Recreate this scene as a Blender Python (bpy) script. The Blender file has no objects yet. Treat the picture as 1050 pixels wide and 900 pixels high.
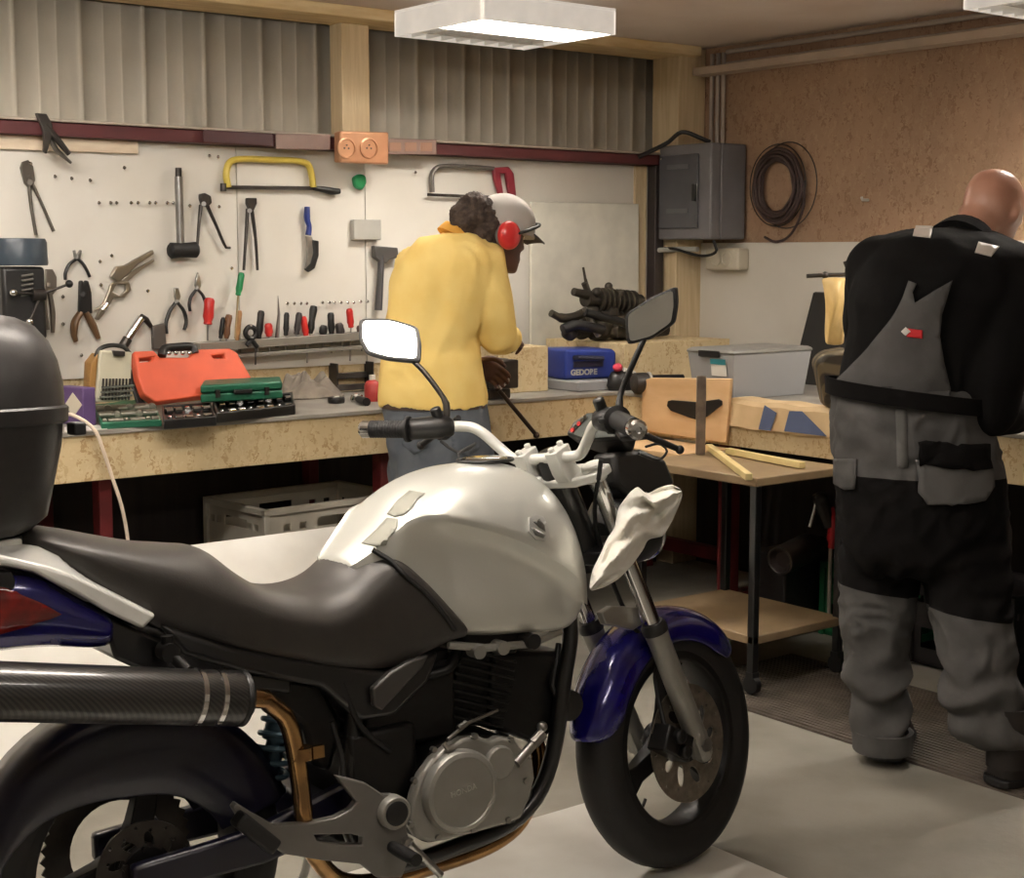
import bpy, bmesh, math, random
from mathutils import Vector, Matrix, noise
from mathutils.bvhtree import BVHTree
from mathutils.geometry import delaunay_2d_cdt
V = Vector
random.seed(7)
SC = bpy.context.scene
COL = SC.collection
pi = math.pi
# ------------------------------------------------------------------ camera model (1050 x 900 frame)
FPX, EYE, PITCH, YAW = 1550.0, 1.48, math.atan(190/1550), math.radians(52)
CAM = V((0, 0, EYE))
HV = V((math.cos(YAW), math.sin(YAW), 0)); RV = V((math.sin(YAW), -math.cos(YAW), 0)); UP = V((0, 0, 1))
VV = HV*math.cos(PITCH) - UP*math.sin(PITCH); UV = HV*math.sin(PITCH) + UP*math.cos(PITCH)
def ray(x, y): return VV + RV*((x-525)/FPX) + UV*((450-y)/FPX)
def on(x, y, p, n):
    d = ray(x, y); return CAM + d*((V(p)-CAM).dot(n)/d.dot(n))
def PX(x, y, X): return on(x, y, (X, 0, 0), V((1, 0, 0)))
def PY(x, y, Y): return on(x, y, (0, Y, 0), V((0, 1, 0)))
def PZ(x, y, Z): return on(x, y, (0, 0, Z), UP)
def PD(x, y, d): return on(x, y, HV*d, HV)          # at horizontal view distance d
cam = bpy.data.cameras.new('camera'); co = bpy.data.objects.new('camera', cam); COL.objects.link(co)
cam.sensor_width = 36; cam.sensor_fit = 'HORIZONTAL'; cam.lens = FPX/1050*36; cam.clip_start = .05
co.location = CAM
co.rotation_euler = Matrix((RV, UV, -VV)).transposed().to_euler()
SC.camera = co
# ------------------------------------------------------------------ materials
def lin(c):
    c = [x/255 for x in c]
    return tuple(x/12.92 if x <= .04045 else ((x+.055)/1.055)**2.4 for x in c)+(1,)
MATS = {}
def mat(name, col, rough=.5, metal=0, col2=None, scale=8, detail=4, bump=0, bscale=None, coat=0, spec=.5, stretch=None, thr=None, kind='noise'):
    if name in MATS: return MATS[name]
    m = bpy.data.materials.new(name); m.use_nodes = True; nt = m.node_tree; N = nt.nodes; L = nt.links
    b = N['Principled BSDF']
    b.inputs['Base Color'].default_value = lin(col); b.inputs['Roughness'].default_value = rough
    b.inputs['Metallic'].default_value = metal; b.inputs['Coat Weight'].default_value = coat; b.inputs['Coat Roughness'].default_value = .08
    b.inputs['Specular IOR Level'].default_value = spec
    tc = N.new('ShaderNodeTexCoord'); mp = N.new('ShaderNodeMapping'); L.new(tc.outputs['Object'], mp.inputs[0])
    if stretch: mp.inputs['Scale'].default_value = stretch
    if kind == 'wave':
        tx = N.new('ShaderNodeTexWave'); tx.inputs['Scale'].default_value = scale; tx.inputs['Distortion'].default_value = .4; tx.bands_direction = 'DIAGONAL'; tx.inputs['Detail'].default_value = detail
        fac = tx.outputs['Fac']
    elif kind == 'voronoi':
        tx = N.new('ShaderNodeTexVoronoi'); tx.inputs['Scale'].default_value = scale; fac = tx.outputs['Color']
    else:
        tx = N.new('ShaderNodeTexNoise'); tx.inputs['Scale'].default_value = scale; tx.inputs['Detail'].default_value = detail; fac = tx.outputs['Fac']
    L.new(mp.outputs[0], tx.inputs['Vector'])
    if col2 is None:
        col2 = tuple(c*.93 for c in col)
    cr = N.new('ShaderNodeValToRGB'); lo, hi = thr or (.35, .65)
    cr.color_ramp.elements[0].position = lo; cr.color_ramp.elements[1].position = hi
    cr.color_ramp.elements[0].color = lin(col); cr.color_ramp.elements[1].color = lin(col2)
    L.new(fac, cr.inputs[0]); L.new(cr.outputs[0], b.inputs['Base Color'])
    if bump:
        bt = N.new('ShaderNodeTexNoise'); bt.inputs['Scale'].default_value = bscale or scale*3; bt.inputs['Detail'].default_value = 3
        L.new(mp.outputs[0], bt.inputs['Vector'])
        bp = N.new('ShaderNodeBump'); bp.inputs['Strength'].default_value = bump; bp.inputs['Distance'].default_value = .01
        L.new(bt.outputs['Fac'], bp.inputs['Height']); L.new(bp.outputs[0], b.inputs['Normal'])
    MATS[name] = m; return m
def emit(name, col, s):
    m = bpy.data.materials.new(name); m.use_nodes = True; N = m.node_tree.nodes
    N.remove(N['Principled BSDF']); e = N.new('ShaderNodeEmission'); e.inputs[0].default_value = lin(col); e.inputs[1].default_value = s
    m.node_tree.links.new(e.outputs[0], N['Material Output'].inputs[0]); MATS[name] = m; return m
def osb(name, base, dark, light, sc=18):
    m = bpy.data.materials.new(name); m.use_nodes = True; nt = m.node_tree; N = nt.nodes; L = nt.links; b = N['Principled BSDF']
    b.inputs['Roughness'].default_value = .62
    tc = N.new('ShaderNodeTexCoord')
    w = N.new('ShaderNodeTexNoise'); w.inputs['Scale'].default_value = sc*.8; w.inputs['Detail'].default_value = 2
    L.new(tc.outputs['Object'], w.inputs['Vector'])
    ad = N.new('ShaderNodeMixRGB'); ad.blend_type = 'ADD'; ad.inputs[0].default_value = .06
    L.new(tc.outputs['Object'], ad.inputs[1]); L.new(w.outputs['Color'], ad.inputs[2])
    mp = N.new('ShaderNodeMapping'); mp.inputs['Scale'].default_value = (1, 1, .4); mp.inputs['Rotation'].default_value = (.5, .35, .4)
    L.new(ad.outputs[0], mp.inputs[0])
    v = N.new('ShaderNodeTexVoronoi'); v.inputs['Scale'].default_value = sc; L.new(mp.outputs[0], v.inputs['Vector'])
    sp = N.new('ShaderNodeSeparateColor'); L.new(v.outputs['Color'], sp.inputs[0])
    cr = N.new('ShaderNodeValToRGB'); e = cr.color_ramp.elements
    e[0].color = lin(dark); e[0].position = 0; e[1].color = lin(light); e[1].position = 1
    for p, c in ((.12, [x*.55+y*.45 for x, y in zip(base, dark)]), (.3, base), (.8, base)):
        k = cr.color_ramp.elements.new(p); k.color = lin(c)
    L.new(sp.outputs[0], cr.inputs[0])
    n2 = N.new('ShaderNodeTexNoise'); n2.inputs['Scale'].default_value = 3; n2.inputs['Detail'].default_value = 5; L.new(tc.outputs['Object'], n2.inputs['Vector'])
    mx = N.new('ShaderNodeMixRGB'); mx.blend_type = 'MULTIPLY'; mx.inputs[0].default_value = .35
    L.new(cr.outputs[0], mx.inputs[1]); L.new(n2.outputs['Fac'], mx.inputs[2]); L.new(mx.outputs[0], b.inputs['Base Color'])
    MATS[name] = m; return m
# ------------------------------------------------------------------ mesh builder (everything is built in world space, then moved into its object's frame)
def basis(d):
    d = d.normalized(); a = UP if abs(d.z) < .9 else V((1, 0, 0)); x = d.cross(a).normalized(); return x, d.cross(x).normalized()
class MB:
    def __init__(s): s.bm = bmesh.new()
    def ring(s, pts): return [s.bm.verts.new(p) for p in pts]
    def skin(s, rings, cap=True, close=True):
        b = s.bm
        for A, B in zip(rings, rings[1:]):
            n = len(A)
            for i in range(n if close else n-1):
                j = (i+1) % n
                try: b.faces.new((A[i], A[j], B[j], B[i]))
                except ValueError: pass
        if cap and close:
            for R in (rings[0][::-1], rings[-1]):
                try: b.faces.new(R)
                except ValueError: pass
        return s
    def loft(s, rings, cap=True, close=True): return s.skin([s.ring(r) for r in rings], cap, close)
    def box(s, lo, hi):
        x0, y0, z0 = lo; x1, y1, z1 = hi
        return s.loft([[V((x0, y0, z0)), V((x1, y0, z0)), V((x1, y1, z0)), V((x0, y1, z0))], [V((x0, y0, z1)), V((x1, y0, z1)), V((x1, y1, z1)), V((x0, y1, z1))]])
    def obox(s, c, ax, ay, az):
        c, ax, ay, az = V(c), V(ax), V(ay), V(az)
        q = ((-1, -1), (1, -1), (1, 1), (-1, 1))
        return s.loft([[c+ax*i+ay*j-az for i, j in q], [c+ax*i+ay*j+az for i, j in q]])
    def prism(s, pts, d):
        d = V(d); return s.loft([[V(p) for p in pts], [V(p)+d for p in pts]])
    def tube(s, pts, r, seg=10, cap=True, flat=1, closed=False):
        pts = [V(p) for p in pts]; n = len(pts); rr = r if isinstance(r, (list, tuple)) else [r]*n
        rings = []; x = None
        for i, p in enumerate(pts):
            if closed: d = pts[(i+1) % n]-pts[i-1]
            else: d = pts[min(i+1, n-1)]-pts[max(i-1, 0)]
            d.normalize()
            if x is None: x, _ = basis(d)
            x = (x-d*x.dot(d)).normalized(); y = d.cross(x)
            rings.append([p+x*(rr[i]*math.cos(t))+y*(rr[i]*flat*math.sin(t)) for t in [2*pi*k/seg for k in range(seg)]])
        R = [s.ring(q) for q in rings]
        if closed: R.append(R[0]); return s.skin(R, False)
        return s.skin(R, cap)
    def cyl(s, a, b, r, r2=None, seg=20): return s.tube([a, b], [r, r if r2 is None else r2], seg)
    def lathe(s, o, ax, prof, seg=28, sy=1):
        ax = V(ax).normalized(); x, y = basis(ax); o = V(o)
        return s.loft([[o+ax*h+x*(max(r, 1e-5)*math.cos(t))+y*(max(r, 1e-5)*sy*math.sin(t)) for t in [2*pi*k/seg for k in range(seg)]] for r, h in prof], cap=prof[0] != prof[-1] and (prof[0][0] < .02 or prof[0][0] != prof[-1][0]))
    def ball(s, c, r, ax=None, seg=16):
        c = V(c); r = (r, r, r) if not isinstance(r, (list, tuple)) else r
        A = ax or (V((1, 0, 0)), V((0, 1, 0)), UP)
        rings = []
        for i in range(1, seg//2):
            t = pi*i/(seg//2)
            rings.append([c+A[0]*(r[0]*math.sin(t)*math.cos(p))+A[1]*(r[1]*math.sin(t)*math.sin(p))-A[2]*(r[2]*math.cos(t)) for p in [2*pi*k/seg for k in range(seg)]])
        R = [s.ring(q) for q in rings]; s.skin(R, False)
        for q, e, f in ((R[0], -1, 1), (R[-1], 1, 0)):
            v = s.bm.verts.new(c+A[2]*(r[2]*e))
            for i in range(seg):
                a, b = q[i], q[(i+1) % seg]; s.bm.faces.new((b, a, v) if f else (a, b, v))
        return s
    def torus(s, c, ax, R, r, seg=40, rs=10, flat=1, a0=0, a1=2*pi):
        x, y = basis(V(ax)); c = V(c); full = abs(a1-a0) > 6.28
        n = seg if full else seg+1
        return s.tube([c+x*(R*math.cos(t))+y*(R*math.sin(t)) for t in [a0+(a1-a0)*k/seg for k in range(n)]], r, rs, flat=flat, closed=full)
    def plate(s, loops, d):
        """flat plate from coplanar 3D loops (outer first, then holes) with thickness vector d"""
        o = V(loops[0][0]); d = V(d); nz = d.normalized(); x, y = basis(nz)
        co2, ed, fc = [], [], []
        for lp in loops:
            b = len(co2); n = len(lp)
            co2 += [V(((V(p)-o).dot(x), (V(p)-o).dot(y))) for p in lp]
            ed += [(b+i, b+(i+1) % n) for i in range(n)]
        vs, es, fs, *_ = delaunay_2d_cdt(co2, ed, [], 0, 1e-6)
        def inside(q):
            c = False
            for i, j in ed:
                a, e = co2[i], co2[j]
                if (a.y > q.y) != (e.y > q.y) and q.x < (e.x-a.x)*(q.y-a.y)/(e.y-a.y)+a.x: c = not c
            return c
        fs = [f for f in fs if inside(sum((vs[i] for i in f), V((0, 0)))/len(f))]
        P = [o+x*q[0]+y*q[1] for q in vs]
        A = s.ring(P); B = s.ring([p+d for p in P]); cnt = {}
        for f in fs:
            try: s.bm.faces.new([A[i] for i in f][::-1]); s.bm.faces.new([B[i] for i in f])
            except ValueError: continue
            for i in range(len(f)):
                k = (f[i], f[(i+1) % len(f)]); cnt[k] = 1
        for (i, j) in cnt:
            if (j, i) not in cnt: s.quad(A[i], A[j], B[j], B[i])
        return s
    def quad(s, *q):
        try: s.bm.faces.new(q)
        except ValueError: pass
    def add(s, mesh):
        s.bm.from_mesh(mesh); return s
def stamp(o, label=None, cat=None, group=None, kind=None):
    if label: o['label'] = label
    if cat: o['category'] = cat
    if group: o['group'] = group
    if kind: o['kind'] = kind
    return o
def finish(me, ang=38):
    b = bmesh.new(); b.from_mesh(me); bmesh.ops.recalc_face_normals(b, faces=b.faces[:])
    for f in b.faces: f.smooth = True
    a = math.radians(ang)
    for e in b.edges:
        if len(e.link_faces) == 2 and e.calc_face_angle(0) > a: e.smooth = False
    b.to_mesh(me); b.free()
WM = {}                                               # world matrix of every object made here
def obj(name, mb, m, parent=None, bevel=0, sub=0, ang=38, solid=0, seg=2, label=None):
    me = bpy.data.meshes.new(name); mb.bm.to_mesh(me); mb.bm.free()
    o = bpy.data.objects.new(name, me); COL.objects.link(o)
    for k in (m if isinstance(m, (list, tuple)) else [m]): me.materials.append(k)
    if parent is not None:
        o.parent = parent; W = WM[parent]; me.transform(W.inverted()); WM[o] = W
    else:
        xs = [v.co for v in me.vertices]
        c = V(((min(v.x for v in xs)+max(v.x for v in xs))/2, (min(v.y for v in xs)+max(v.y for v in xs))/2, min(v.z for v in xs)))
        W = Matrix.Translation(c); me.transform(W.inverted()); o.location = c; WM[o] = W
    finish(me, ang)
    if solid:
        md = o.modifiers.new('solid', 'SOLIDIFY'); md.thickness = solid; md.offset = 0
    if bevel:
        md = o.modifiers.new('bevel', 'BEVEL'); md.width = bevel; md.segments = seg; md.limit_method = 'ANGLE'; md.angle_limit = math.radians(35); md.harden_normals = False
    if sub:
        md = o.modifiers.new('sub', 'SUBSURF'); md.levels = sub; md.render_levels = sub
    if label: o['label'] = label
    return o
def thing(name, label, cat, loc, group=None, rot=None):
    o = bpy.data.objects.new(name, None); COL.objects.link(o); o.empty_display_size = .05
    W = Matrix.Translation(V(loc)) @ (rot.to_4x4() if rot else Matrix()); o.matrix_world = W; WM[o] = W
    return stamp(o, label, cat, group)
def solo(name, mb, m, label, cat, group=None, **k): return stamp(obj(name, mb, m, **k), label, cat, group)
def setting(name, mb, m, **k): return stamp(obj(name, mb, m, **k), kind='structure')
def dup(o, loc, label=None, parent=None):
    c = o.copy(); COL.objects.link(c)
    if parent is None: c.location = loc
    else: c.parent = parent
    if label: c['label'] = label
    for ch in list(o.children):
        if ch is not c: dup(ch, None, None, c)
    return c
def catmull(tab, x):
    xs = [t[0] for t in tab]; n = len(tab); i = 0
    x = min(max(x, xs[0]), xs[-1])
    while i < n-2 and x > xs[i+1]: i += 1
    t = (x-xs[i])/(xs[i+1]-xs[i]); out = []
    for k in range(1, len(tab[0])):
        p1, p2 = tab[i][k], tab[i+1][k]; h = xs[i+1]-xs[i]
        m1 = (p2-tab[i-1][k])/(xs[i+1]-xs[i-1])*h if i > 0 else p2-p1
        m2 = (tab[i+2][k]-p1)/(xs[i+2]-xs[i])*h if i < n-2 else p2-p1
        out.append((2*t**3-3*t*t+1)*p1+(t**3-2*t*t+t)*m1+(-2*t**3+3*t*t)*p2+(t**3-t*t)*m2)
    return out
def resample(pts, n):
    pts = [V(p) for p in pts]; L = [0]
    for a, b in zip(pts, pts[1:]): L.append(L[-1]+(b-a).length)
    tab = [(l,)+tuple(p) for l, p in zip(L, pts)]
    return [V(catmull(tab, L[-1]*k/(n-1))) for k in range(n)]
def linresample(pts, n):
    pts = [V(p) for p in pts]; L = [0]
    for a, b in zip(pts, pts[1:]): L.append(L[-1]+(b-a).length)
    out = []
    for k in range(n):
        s = L[-1]*k/(n-1); i = 0
        while i < len(L)-2 and s > L[i+1]: i += 1
        out.append(pts[i].lerp(pts[i+1], (s-L[i])/max(1e-9, L[i+1]-L[i])))
    return out
def circ(c, x, y, r, n=20, a0=0, a1=2*pi, full=True):
    return [c+x*(r*math.cos(t))+y*(r*math.sin(t)) for t in [a0+(a1-a0)*k/(n if full else n-1) for k in range(n)]]
def remesh(mb, voxel, smooth=6, disp=None):
    """fuse everything in the builder into one continuous surface"""
    me = bpy.data.meshes.new('tmp'); bmesh.ops.recalc_face_normals(mb.bm, faces=mb.bm.faces[:]); mb.bm.to_mesh(me); mb.bm.free()
    o = bpy.data.objects.new('tmp', me); COL.objects.link(o)
    md = o.modifiers.new('r', 'REMESH'); md.mode = 'VOXEL'; md.voxel_size = voxel
    if smooth:
        md = o.modifiers.new('s', 'SMOOTH'); md.iterations = smooth; md.factor = .5
    dg = bpy.context.evaluated_depsgraph_get(); dg.update()
    m2 = bpy.data.meshes.new_from_object(o.evaluated_get(dg)); bpy.data.objects.remove(o); bpy.data.meshes.remove(me)
    out = MB(); out.add(m2); bpy.data.meshes.remove(m2)
    if disp:
        out.bm.normal_update()
        for v, q in [(v, disp(v.co)) for v in out.bm.verts]: v.co += v.normal*q
    return out
def bvh_of(mb):
    b = mb.bm.copy(); bmesh.ops.triangulate(b, faces=b.faces[:]); t = BVHTree.FromBMesh(b); b.free(); return t
def surf(bvh, x, y, off=0):
    d = ray(x, y).normalized(); loc, nn, _, dist = bvh.ray_cast(CAM, d)
    if loc is None: return None
    return loc+(nn if nn.dot(d) < 0 else -nn)*off
def decal(bvh, poly, off=.004, step=4, depth=None):
    """patch lying on a surface: outline given in photo pixels, dropped onto the surface along the view rays"""
    P = [V((p[0], p[1])) for p in poly]; n = len(P); pts = []; ed = []
    for i in range(n):
        a, b = P[i], P[(i+1) % n]; k = max(1, int((b-a).length/step))
        for j in range(k): pts.append(a.lerp(b, j/k))
    m = len(pts); ed = [(i, (i+1) % m) for i in range(m)]
    x0, x1 = min(p.x for p in pts), max(p.x for p in pts); y0, y1 = min(p.y for p in pts), max(p.y for p in pts)
    x = x0+step*.5
    while x < x1:
        y = y0+step*.5
        while y < y1:
            c = False
            for i in range(m):
                a, b = pts[i], pts[i-1]
                if (a.y > y) != (b.y > y) and x < (b.x-a.x)*(y-a.y)/(b.y-a.y)+a.x: c = not c
            if c and all((V((x, y))-q).length > step*.4 for q in pts[:m]): pts.append(V((x, y)))
            y += step
        x += step
    vs, es, fs, *_ = delaunay_2d_cdt(pts, ed, [], 1, 1e-6)
    W = []; last = None; miss = []
    for k, q in enumerate(vs):
        d = ray(q[0], q[1]).normalized(); loc, nn, _, dist = bvh.ray_cast(CAM, d)
        if loc is None or (depth and dist > depth): W.append(None); miss.append(k)
        else:
            if nn.dot(d) > 0: nn = -nn
            W.append(loc+nn*off)
    good = [k for k in range(len(vs)) if W[k] is not None]
    for k in miss:
        g = min(good, key=lambda j: (vs[j]-vs[k]).length); d = ray(vs[k][0], vs[k][1]); W[k] = CAM+d*((W[g]-CAM).dot(VV)/d.dot(VV))
    mb = MB(); R = mb.ring(W)
    for f in fs:
        try: mb.bm.faces.new([R[i] for i in f])
        except ValueError: pass
    return mb
# ------------------------------------------------------------------ palette
white_board = mat('white_board', (220, 216, 207), .5, col2=(212, 207, 196), scale=2.5)
white_melamine = mat('white_melamine', (228, 226, 218), .35, col2=(216, 213, 204), scale=5)
sheet_metal = mat('sheet_metal', (196, 190, 176), .5, .1, col2=(182, 176, 162), scale=3)
maroon = mat('maroon_steel', (92, 44, 46), .5, col2=(80, 40, 42))
timber = mat('timber', (216, 196, 160), .6, col2=(200, 178, 140), scale=6, stretch=(8, 8, .6), bump=.1)
timber_pale = mat('timber_pale', (226, 204, 160), .6, col2=(206, 178, 130), scale=5, stretch=(1, 6, 6))
osb_wall = osb('strand_board_wall', (172, 140, 112), (146, 112, 84), (184, 154, 124), 75)
osb_bench = osb('strand_board_bench', (224, 202, 158), (192, 160, 114), (230, 210, 168), 75)
plywood = mat('plywood', (220, 186, 142), .6, col2=(206, 168, 122), scale=4, stretch=(1, 1, 4))
concrete = mat('concrete', (146, 142, 131), .75, col2=(114, 110, 100), scale=2.2, detail=9, bump=.08, bscale=40)
ceiling_m = mat('ceiling_boards', (218, 206, 196), .8, col2=(206, 190, 178), scale=2)
grey_top = mat('grey_worktop', (150, 146, 138), .5, col2=(128, 124, 116), scale=6)
steel = mat('steel', (168, 166, 162), .3, .9, col2=(140, 138, 134), scale=12)
dark_steel = mat('dark_steel', (74, 70, 66), .4, .7, col2=(52, 48, 46), scale=12)
chrome = mat('chrome', (220, 220, 220), .12, 1)
black_plastic = mat('black_plastic', (18, 17, 17), .45, col2=(24, 23, 22), scale=20)
rubber = mat('rubber', (13, 12, 12), .62, col2=(18, 17, 17), scale=15)
red_plastic = mat('red_plastic', (196, 44, 40), .4)
red_paint = mat('red_paint', (112, 32, 34), .5, col2=(90, 26, 28))
yellow_paint = mat('yellow_paint', (214, 190, 84), .4)
blue_plastic = mat('blue_plastic', (34, 52, 128), .4)
green_plastic = mat('green_plastic', (20, 128, 74), .4)
dark_green = mat('dark_green_plastic', (22, 84, 60), .45, col2=(26, 96, 70))
orange_plastic = mat('orange_plastic', (226, 96, 62), .5, col2=(206, 88, 58), scale=6)
grey_plastic = mat('grey_plastic', (178, 176, 168), .5)
cream_plastic = mat('cream_plastic', (214, 206, 186), .5)
copper_m = mat('copper_plastic', (204, 154, 118), .35, .35, col2=(186, 134, 100))
brown_wood = mat('brown_wood', (110, 72, 42), .5, col2=(84, 52, 30), stretch=(1, 1, .2), scale=30)
wood_handle = mat('wood_handle', (176, 132, 84), .55, col2=(140, 100, 60), scale=20)
# ------------------------------------------------------------------ room shell
XW, YW, ZC = 5.18, 5.33, 2.43
XL, YF = -2.6, -2.6
setting('floor', MB().box((XL-.1, YF-.1, -.1), (XW+.1, YW+.1, 0)), concrete)
setting('ceiling', MB().box((XL-.1, YF-.1, ZC), (XW+.1, YW+.1, ZC+.1)), ceiling_m)
b = MB(); x = XL-.1; prof = []
while x < XW+.1:                                   # trapezoidal sheet: wide pans, narrow raised ribs, two fine swages in every pan
    for dx, dy in ((0, 0), (.006, .014), (.018, .014), (.024, 0), (.100, 0), (.104, .0025), (.108, .0025), (.112, 0), (.168, 0), (.172, .0025), (.176, .0025), (.180, 0)): prof.append((x+dx, dy))
    x += .245
ya = [V((px, YW+.045-dy, 0)) for px, dy in prof]; yb = [p+UP*ZC for p in ya]
b.loft([ya, yb], False, False)
setting('wall_back', b, sheet_metal, solid=.003, ang=10)
setting('wall_right', MB().box((XW, YF, 0), (XW+.08, YW+.1, ZC)), osb_wall)
setting('wall_left', MB().box((XL-.08, YF, 0), (XL, YW+.1, ZC)), white_board)
setting('wall_front', MB().box((XL, YF-.08, 0), (XW, YF, ZC)), white_board)
b = MB()
for x0, x1 in ((XL, .32), (.324, 1.57), (1.574, 2.78), (2.784, 3.36), (3.364, 4.99)): b.box((x0, 5.275, 1.03), (x1, 5.295, 1.885))
setting('trim_1', b, white_board, bevel=.001)      # white tool boards along the back wall
b = MB()
for y0, y1 in ((YF, 2.1), (2.105, 3.72), (3.725, 5.19)): b.box((XW-.018, y0, .92), (XW-.001, y1, 1.53))
setting('trim_2', b, white_board, bevel=.001)      # white lining of the right wall
b = MB(); b.box((XL, 5.21, 1.888), (5.02, 5.30, 1.935)); setting('trim_3', b, maroon, bevel=.004)           # maroon purlin
setting('trim_14', MB().box((XL, 5.195, 1.936), (5.02, 5.30, 1.946)), mat('flange_grey', (178, 166, 152), .5), bevel=.002)
setting('trim_4', MB().box((XL, 5.10, 2.385), (5.1, 5.33, ZC)), timber_pale, bevel=.004)
setting('trim_5', MB().box((3.235, 5.235, 1.95), (3.365, 5.325, 2.385)), timber, bevel=.004)
setting('trim_6', MB().box((5.00, 5.15, .0), (5.178, 5.325, ZC)), timber, bevel=.006)
setting('trim_7', MB().box((XL, 5.285, .92), (4.99, 5.31, 1.03)), osb_bench)
b = MB(); b.box((4.84, 5.26, .92), (4.91, 5.30, 1.885)); setting('trim_8', b, timber, bevel=.003)
b = MB(); b.box((4.93, 5.22, .92), (4.985, 5.285, 1.90)); setting('trim_9', b, mat('dark_post', (58, 50, 48), .5), bevel=.003)
b = MB()
for z, y in ((2.40, 0), (2.345, 0)): b.tube([(XW-.018, 5.0, z), (XW-.018, YF, z)], .011, 8)
for yy in (5.095, 5.055, 5.02): b.tube([(XW-.018, yy, 1.95), (XW-.018, yy, 2.40)], .010, 8)
setting('trim_10', b, mat('grey_conduit', (176, 164, 152), .5))   # surface conduits
setting('trim_11', MB().box((XW-.10, YF, 2.30), (XW-.002, 5.14, 2.335)), mat('ledge_boards', (186, 168, 150), .7), bevel=.003)
# ------------------------------------------------------------------ fluorescent fittings
lamp_white = mat('lamp_housing', (224, 220, 212), .4)
lamp_side = mat('housing_glow', (226, 222, 214), .4); _p = lamp_side.node_tree.nodes['Principled BSDF']; _p.inputs['Emission Color'].default_value = lin((255, 247, 237)); _p.inputs['Emission Strength'].default_value = .16  # faint emission put into the housing so its sides look lit
def lamp(x0, y0, label, power, xd=.62, yd=.545, z=2.285):
    x1, y1 = x0+xd, y0+yd
    t = thing('ceiling_light', label, 'lamp', ((x0+x1)/2, (y0+y1)/2, z), 'fluorescent ceiling lights')
    b = MB(); h = .085
    b.box((x0, y0, z), (x0+.012, y1, z+h)); b.box((x1-.012, y0, z), (x1, y1, z+h)); b.box((x0, y0, z), (x1, y0+.012, z+h)); b.box((x0, y1-.012, z), (x1, y1, z+h))
    b.box((x0, y0, z+h), (x1, y1, z+h+.01)); b.box((x0+.2, y0+.2, z+h+.01), (x1-.2, y1-.2, ZC-.001))
    obj('housing', b, lamp_side, t, bevel=.002)
    em = emit('tube_glow', (255, 247, 237), power*1.85); em2 = mat('tube_off', (232, 230, 224), .3)
    for k in range(4):                                # two tubes burn, the other two are out
        y = y0+yd*(k+.5)/4
        tb = MB().cyl((x0+.02, y, z+.045), (x1-.02, y, z+.045), .016, seg=12)
        obj('tube', tb, em if k < 2 else em2, t)
    obj('added_baffle', MB().box((x0+.012, y0+yd*.5-.004, z+.002), (x1-.012, y0+yd*.5+.004, z+h)), lamp_white, t)  # added wall that keeps tube light out of the dim half
    lv = MB()
    for k in range(1, 4): yy = y0+yd*k/4; lv.box((x0+.012, yy-.002, z), (x1-.012, yy+.002, z+.028))
    for k in range(1, 9): xx = x0+xd*k/9; lv.box((xx-.0015, y0+.012, z+.002), (xx+.0015, y1-.012, z+.022))
    obj('louvre', lv, mat('louvre', (232, 230, 226), .3, .3), t)
    return t
LP = 33
lamp(3.22, 4.29, 'square fluorescent light hanging above the workbench in the middle', LP)
lamp(4.36, 2.60, 'fluorescent light cut by the top right corner, above the bald worker', LP*1.5)
def batten(x, y, label, power, L=1.2, ax=0):  # out-of-frame battens, added to brighten the motorcycle and left wall
    t = thing('ceiling_light', label, 'lamp', (x, y, 2.33), 'fluorescent ceiling lights'); d = V((1, 0, 0)) if ax == 0 else V((0, 1, 0)); e = V((d.y, d.x, 0))
    obj('housing', MB().obox((x, y, 2.405), d*(L/2), e*.03, UP*.022), lamp_white, t, bevel=.004)
    em = emit('added_batten_glow', (255, 247, 237), power)
    for s in (-1, 1):
        obj('tube', MB().cyl(V((x, y, 2.345))-d*(L/2-.02)+e*(s*.055), V((x, y, 2.345))+d*(L/2-.02)+e*(s*.055), .013, seg=12), em, t)
        obj('end_cap', MB().obox(V((x, y, 2.358))+d*(s*(L/2-.01)), d*.012, e*.075, UP*.028), lamp_white, t)
    return t
BP = 38
batten(1.0, 3.95, 'added unseen fluorescent batten over the left end of the tool wall, above the top case', BP*1.3)  # added out of frame to light the left wall
batten(1.45, 2.55, 'added unseen fluorescent batten above the motorcycle, behind the seat', BP*1.5)  # added out of frame to brighten the tank
batten(1.3, 0.5, 'added unseen fluorescent batten nearest the camera, behind the motorcycle', BP*.55)  # added out of frame to lift the light on the front floor
# ------------------------------------------------------------------ world, view
w = bpy.data.worlds.new('world'); SC.world = w; w.use_nodes = True
w.node_tree.nodes['Background'].inputs[0].default_value = (.02, .02, .022, 1)
SC.view_settings.view_transform = 'Standard'; SC.view_settings.look = 'None'; SC.view_settings.gamma = 1; SC.view_settings.exposure = 1.2
try: SC.view_settings.use_curve_mapping = False
except Exception: pass
SC.cycles.max_bounces = 8; SC.cycles.diffuse_bounces = 4; SC.cycles.use_denoising = True; SC.cycles.sample_clamp_indirect = 6
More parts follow.
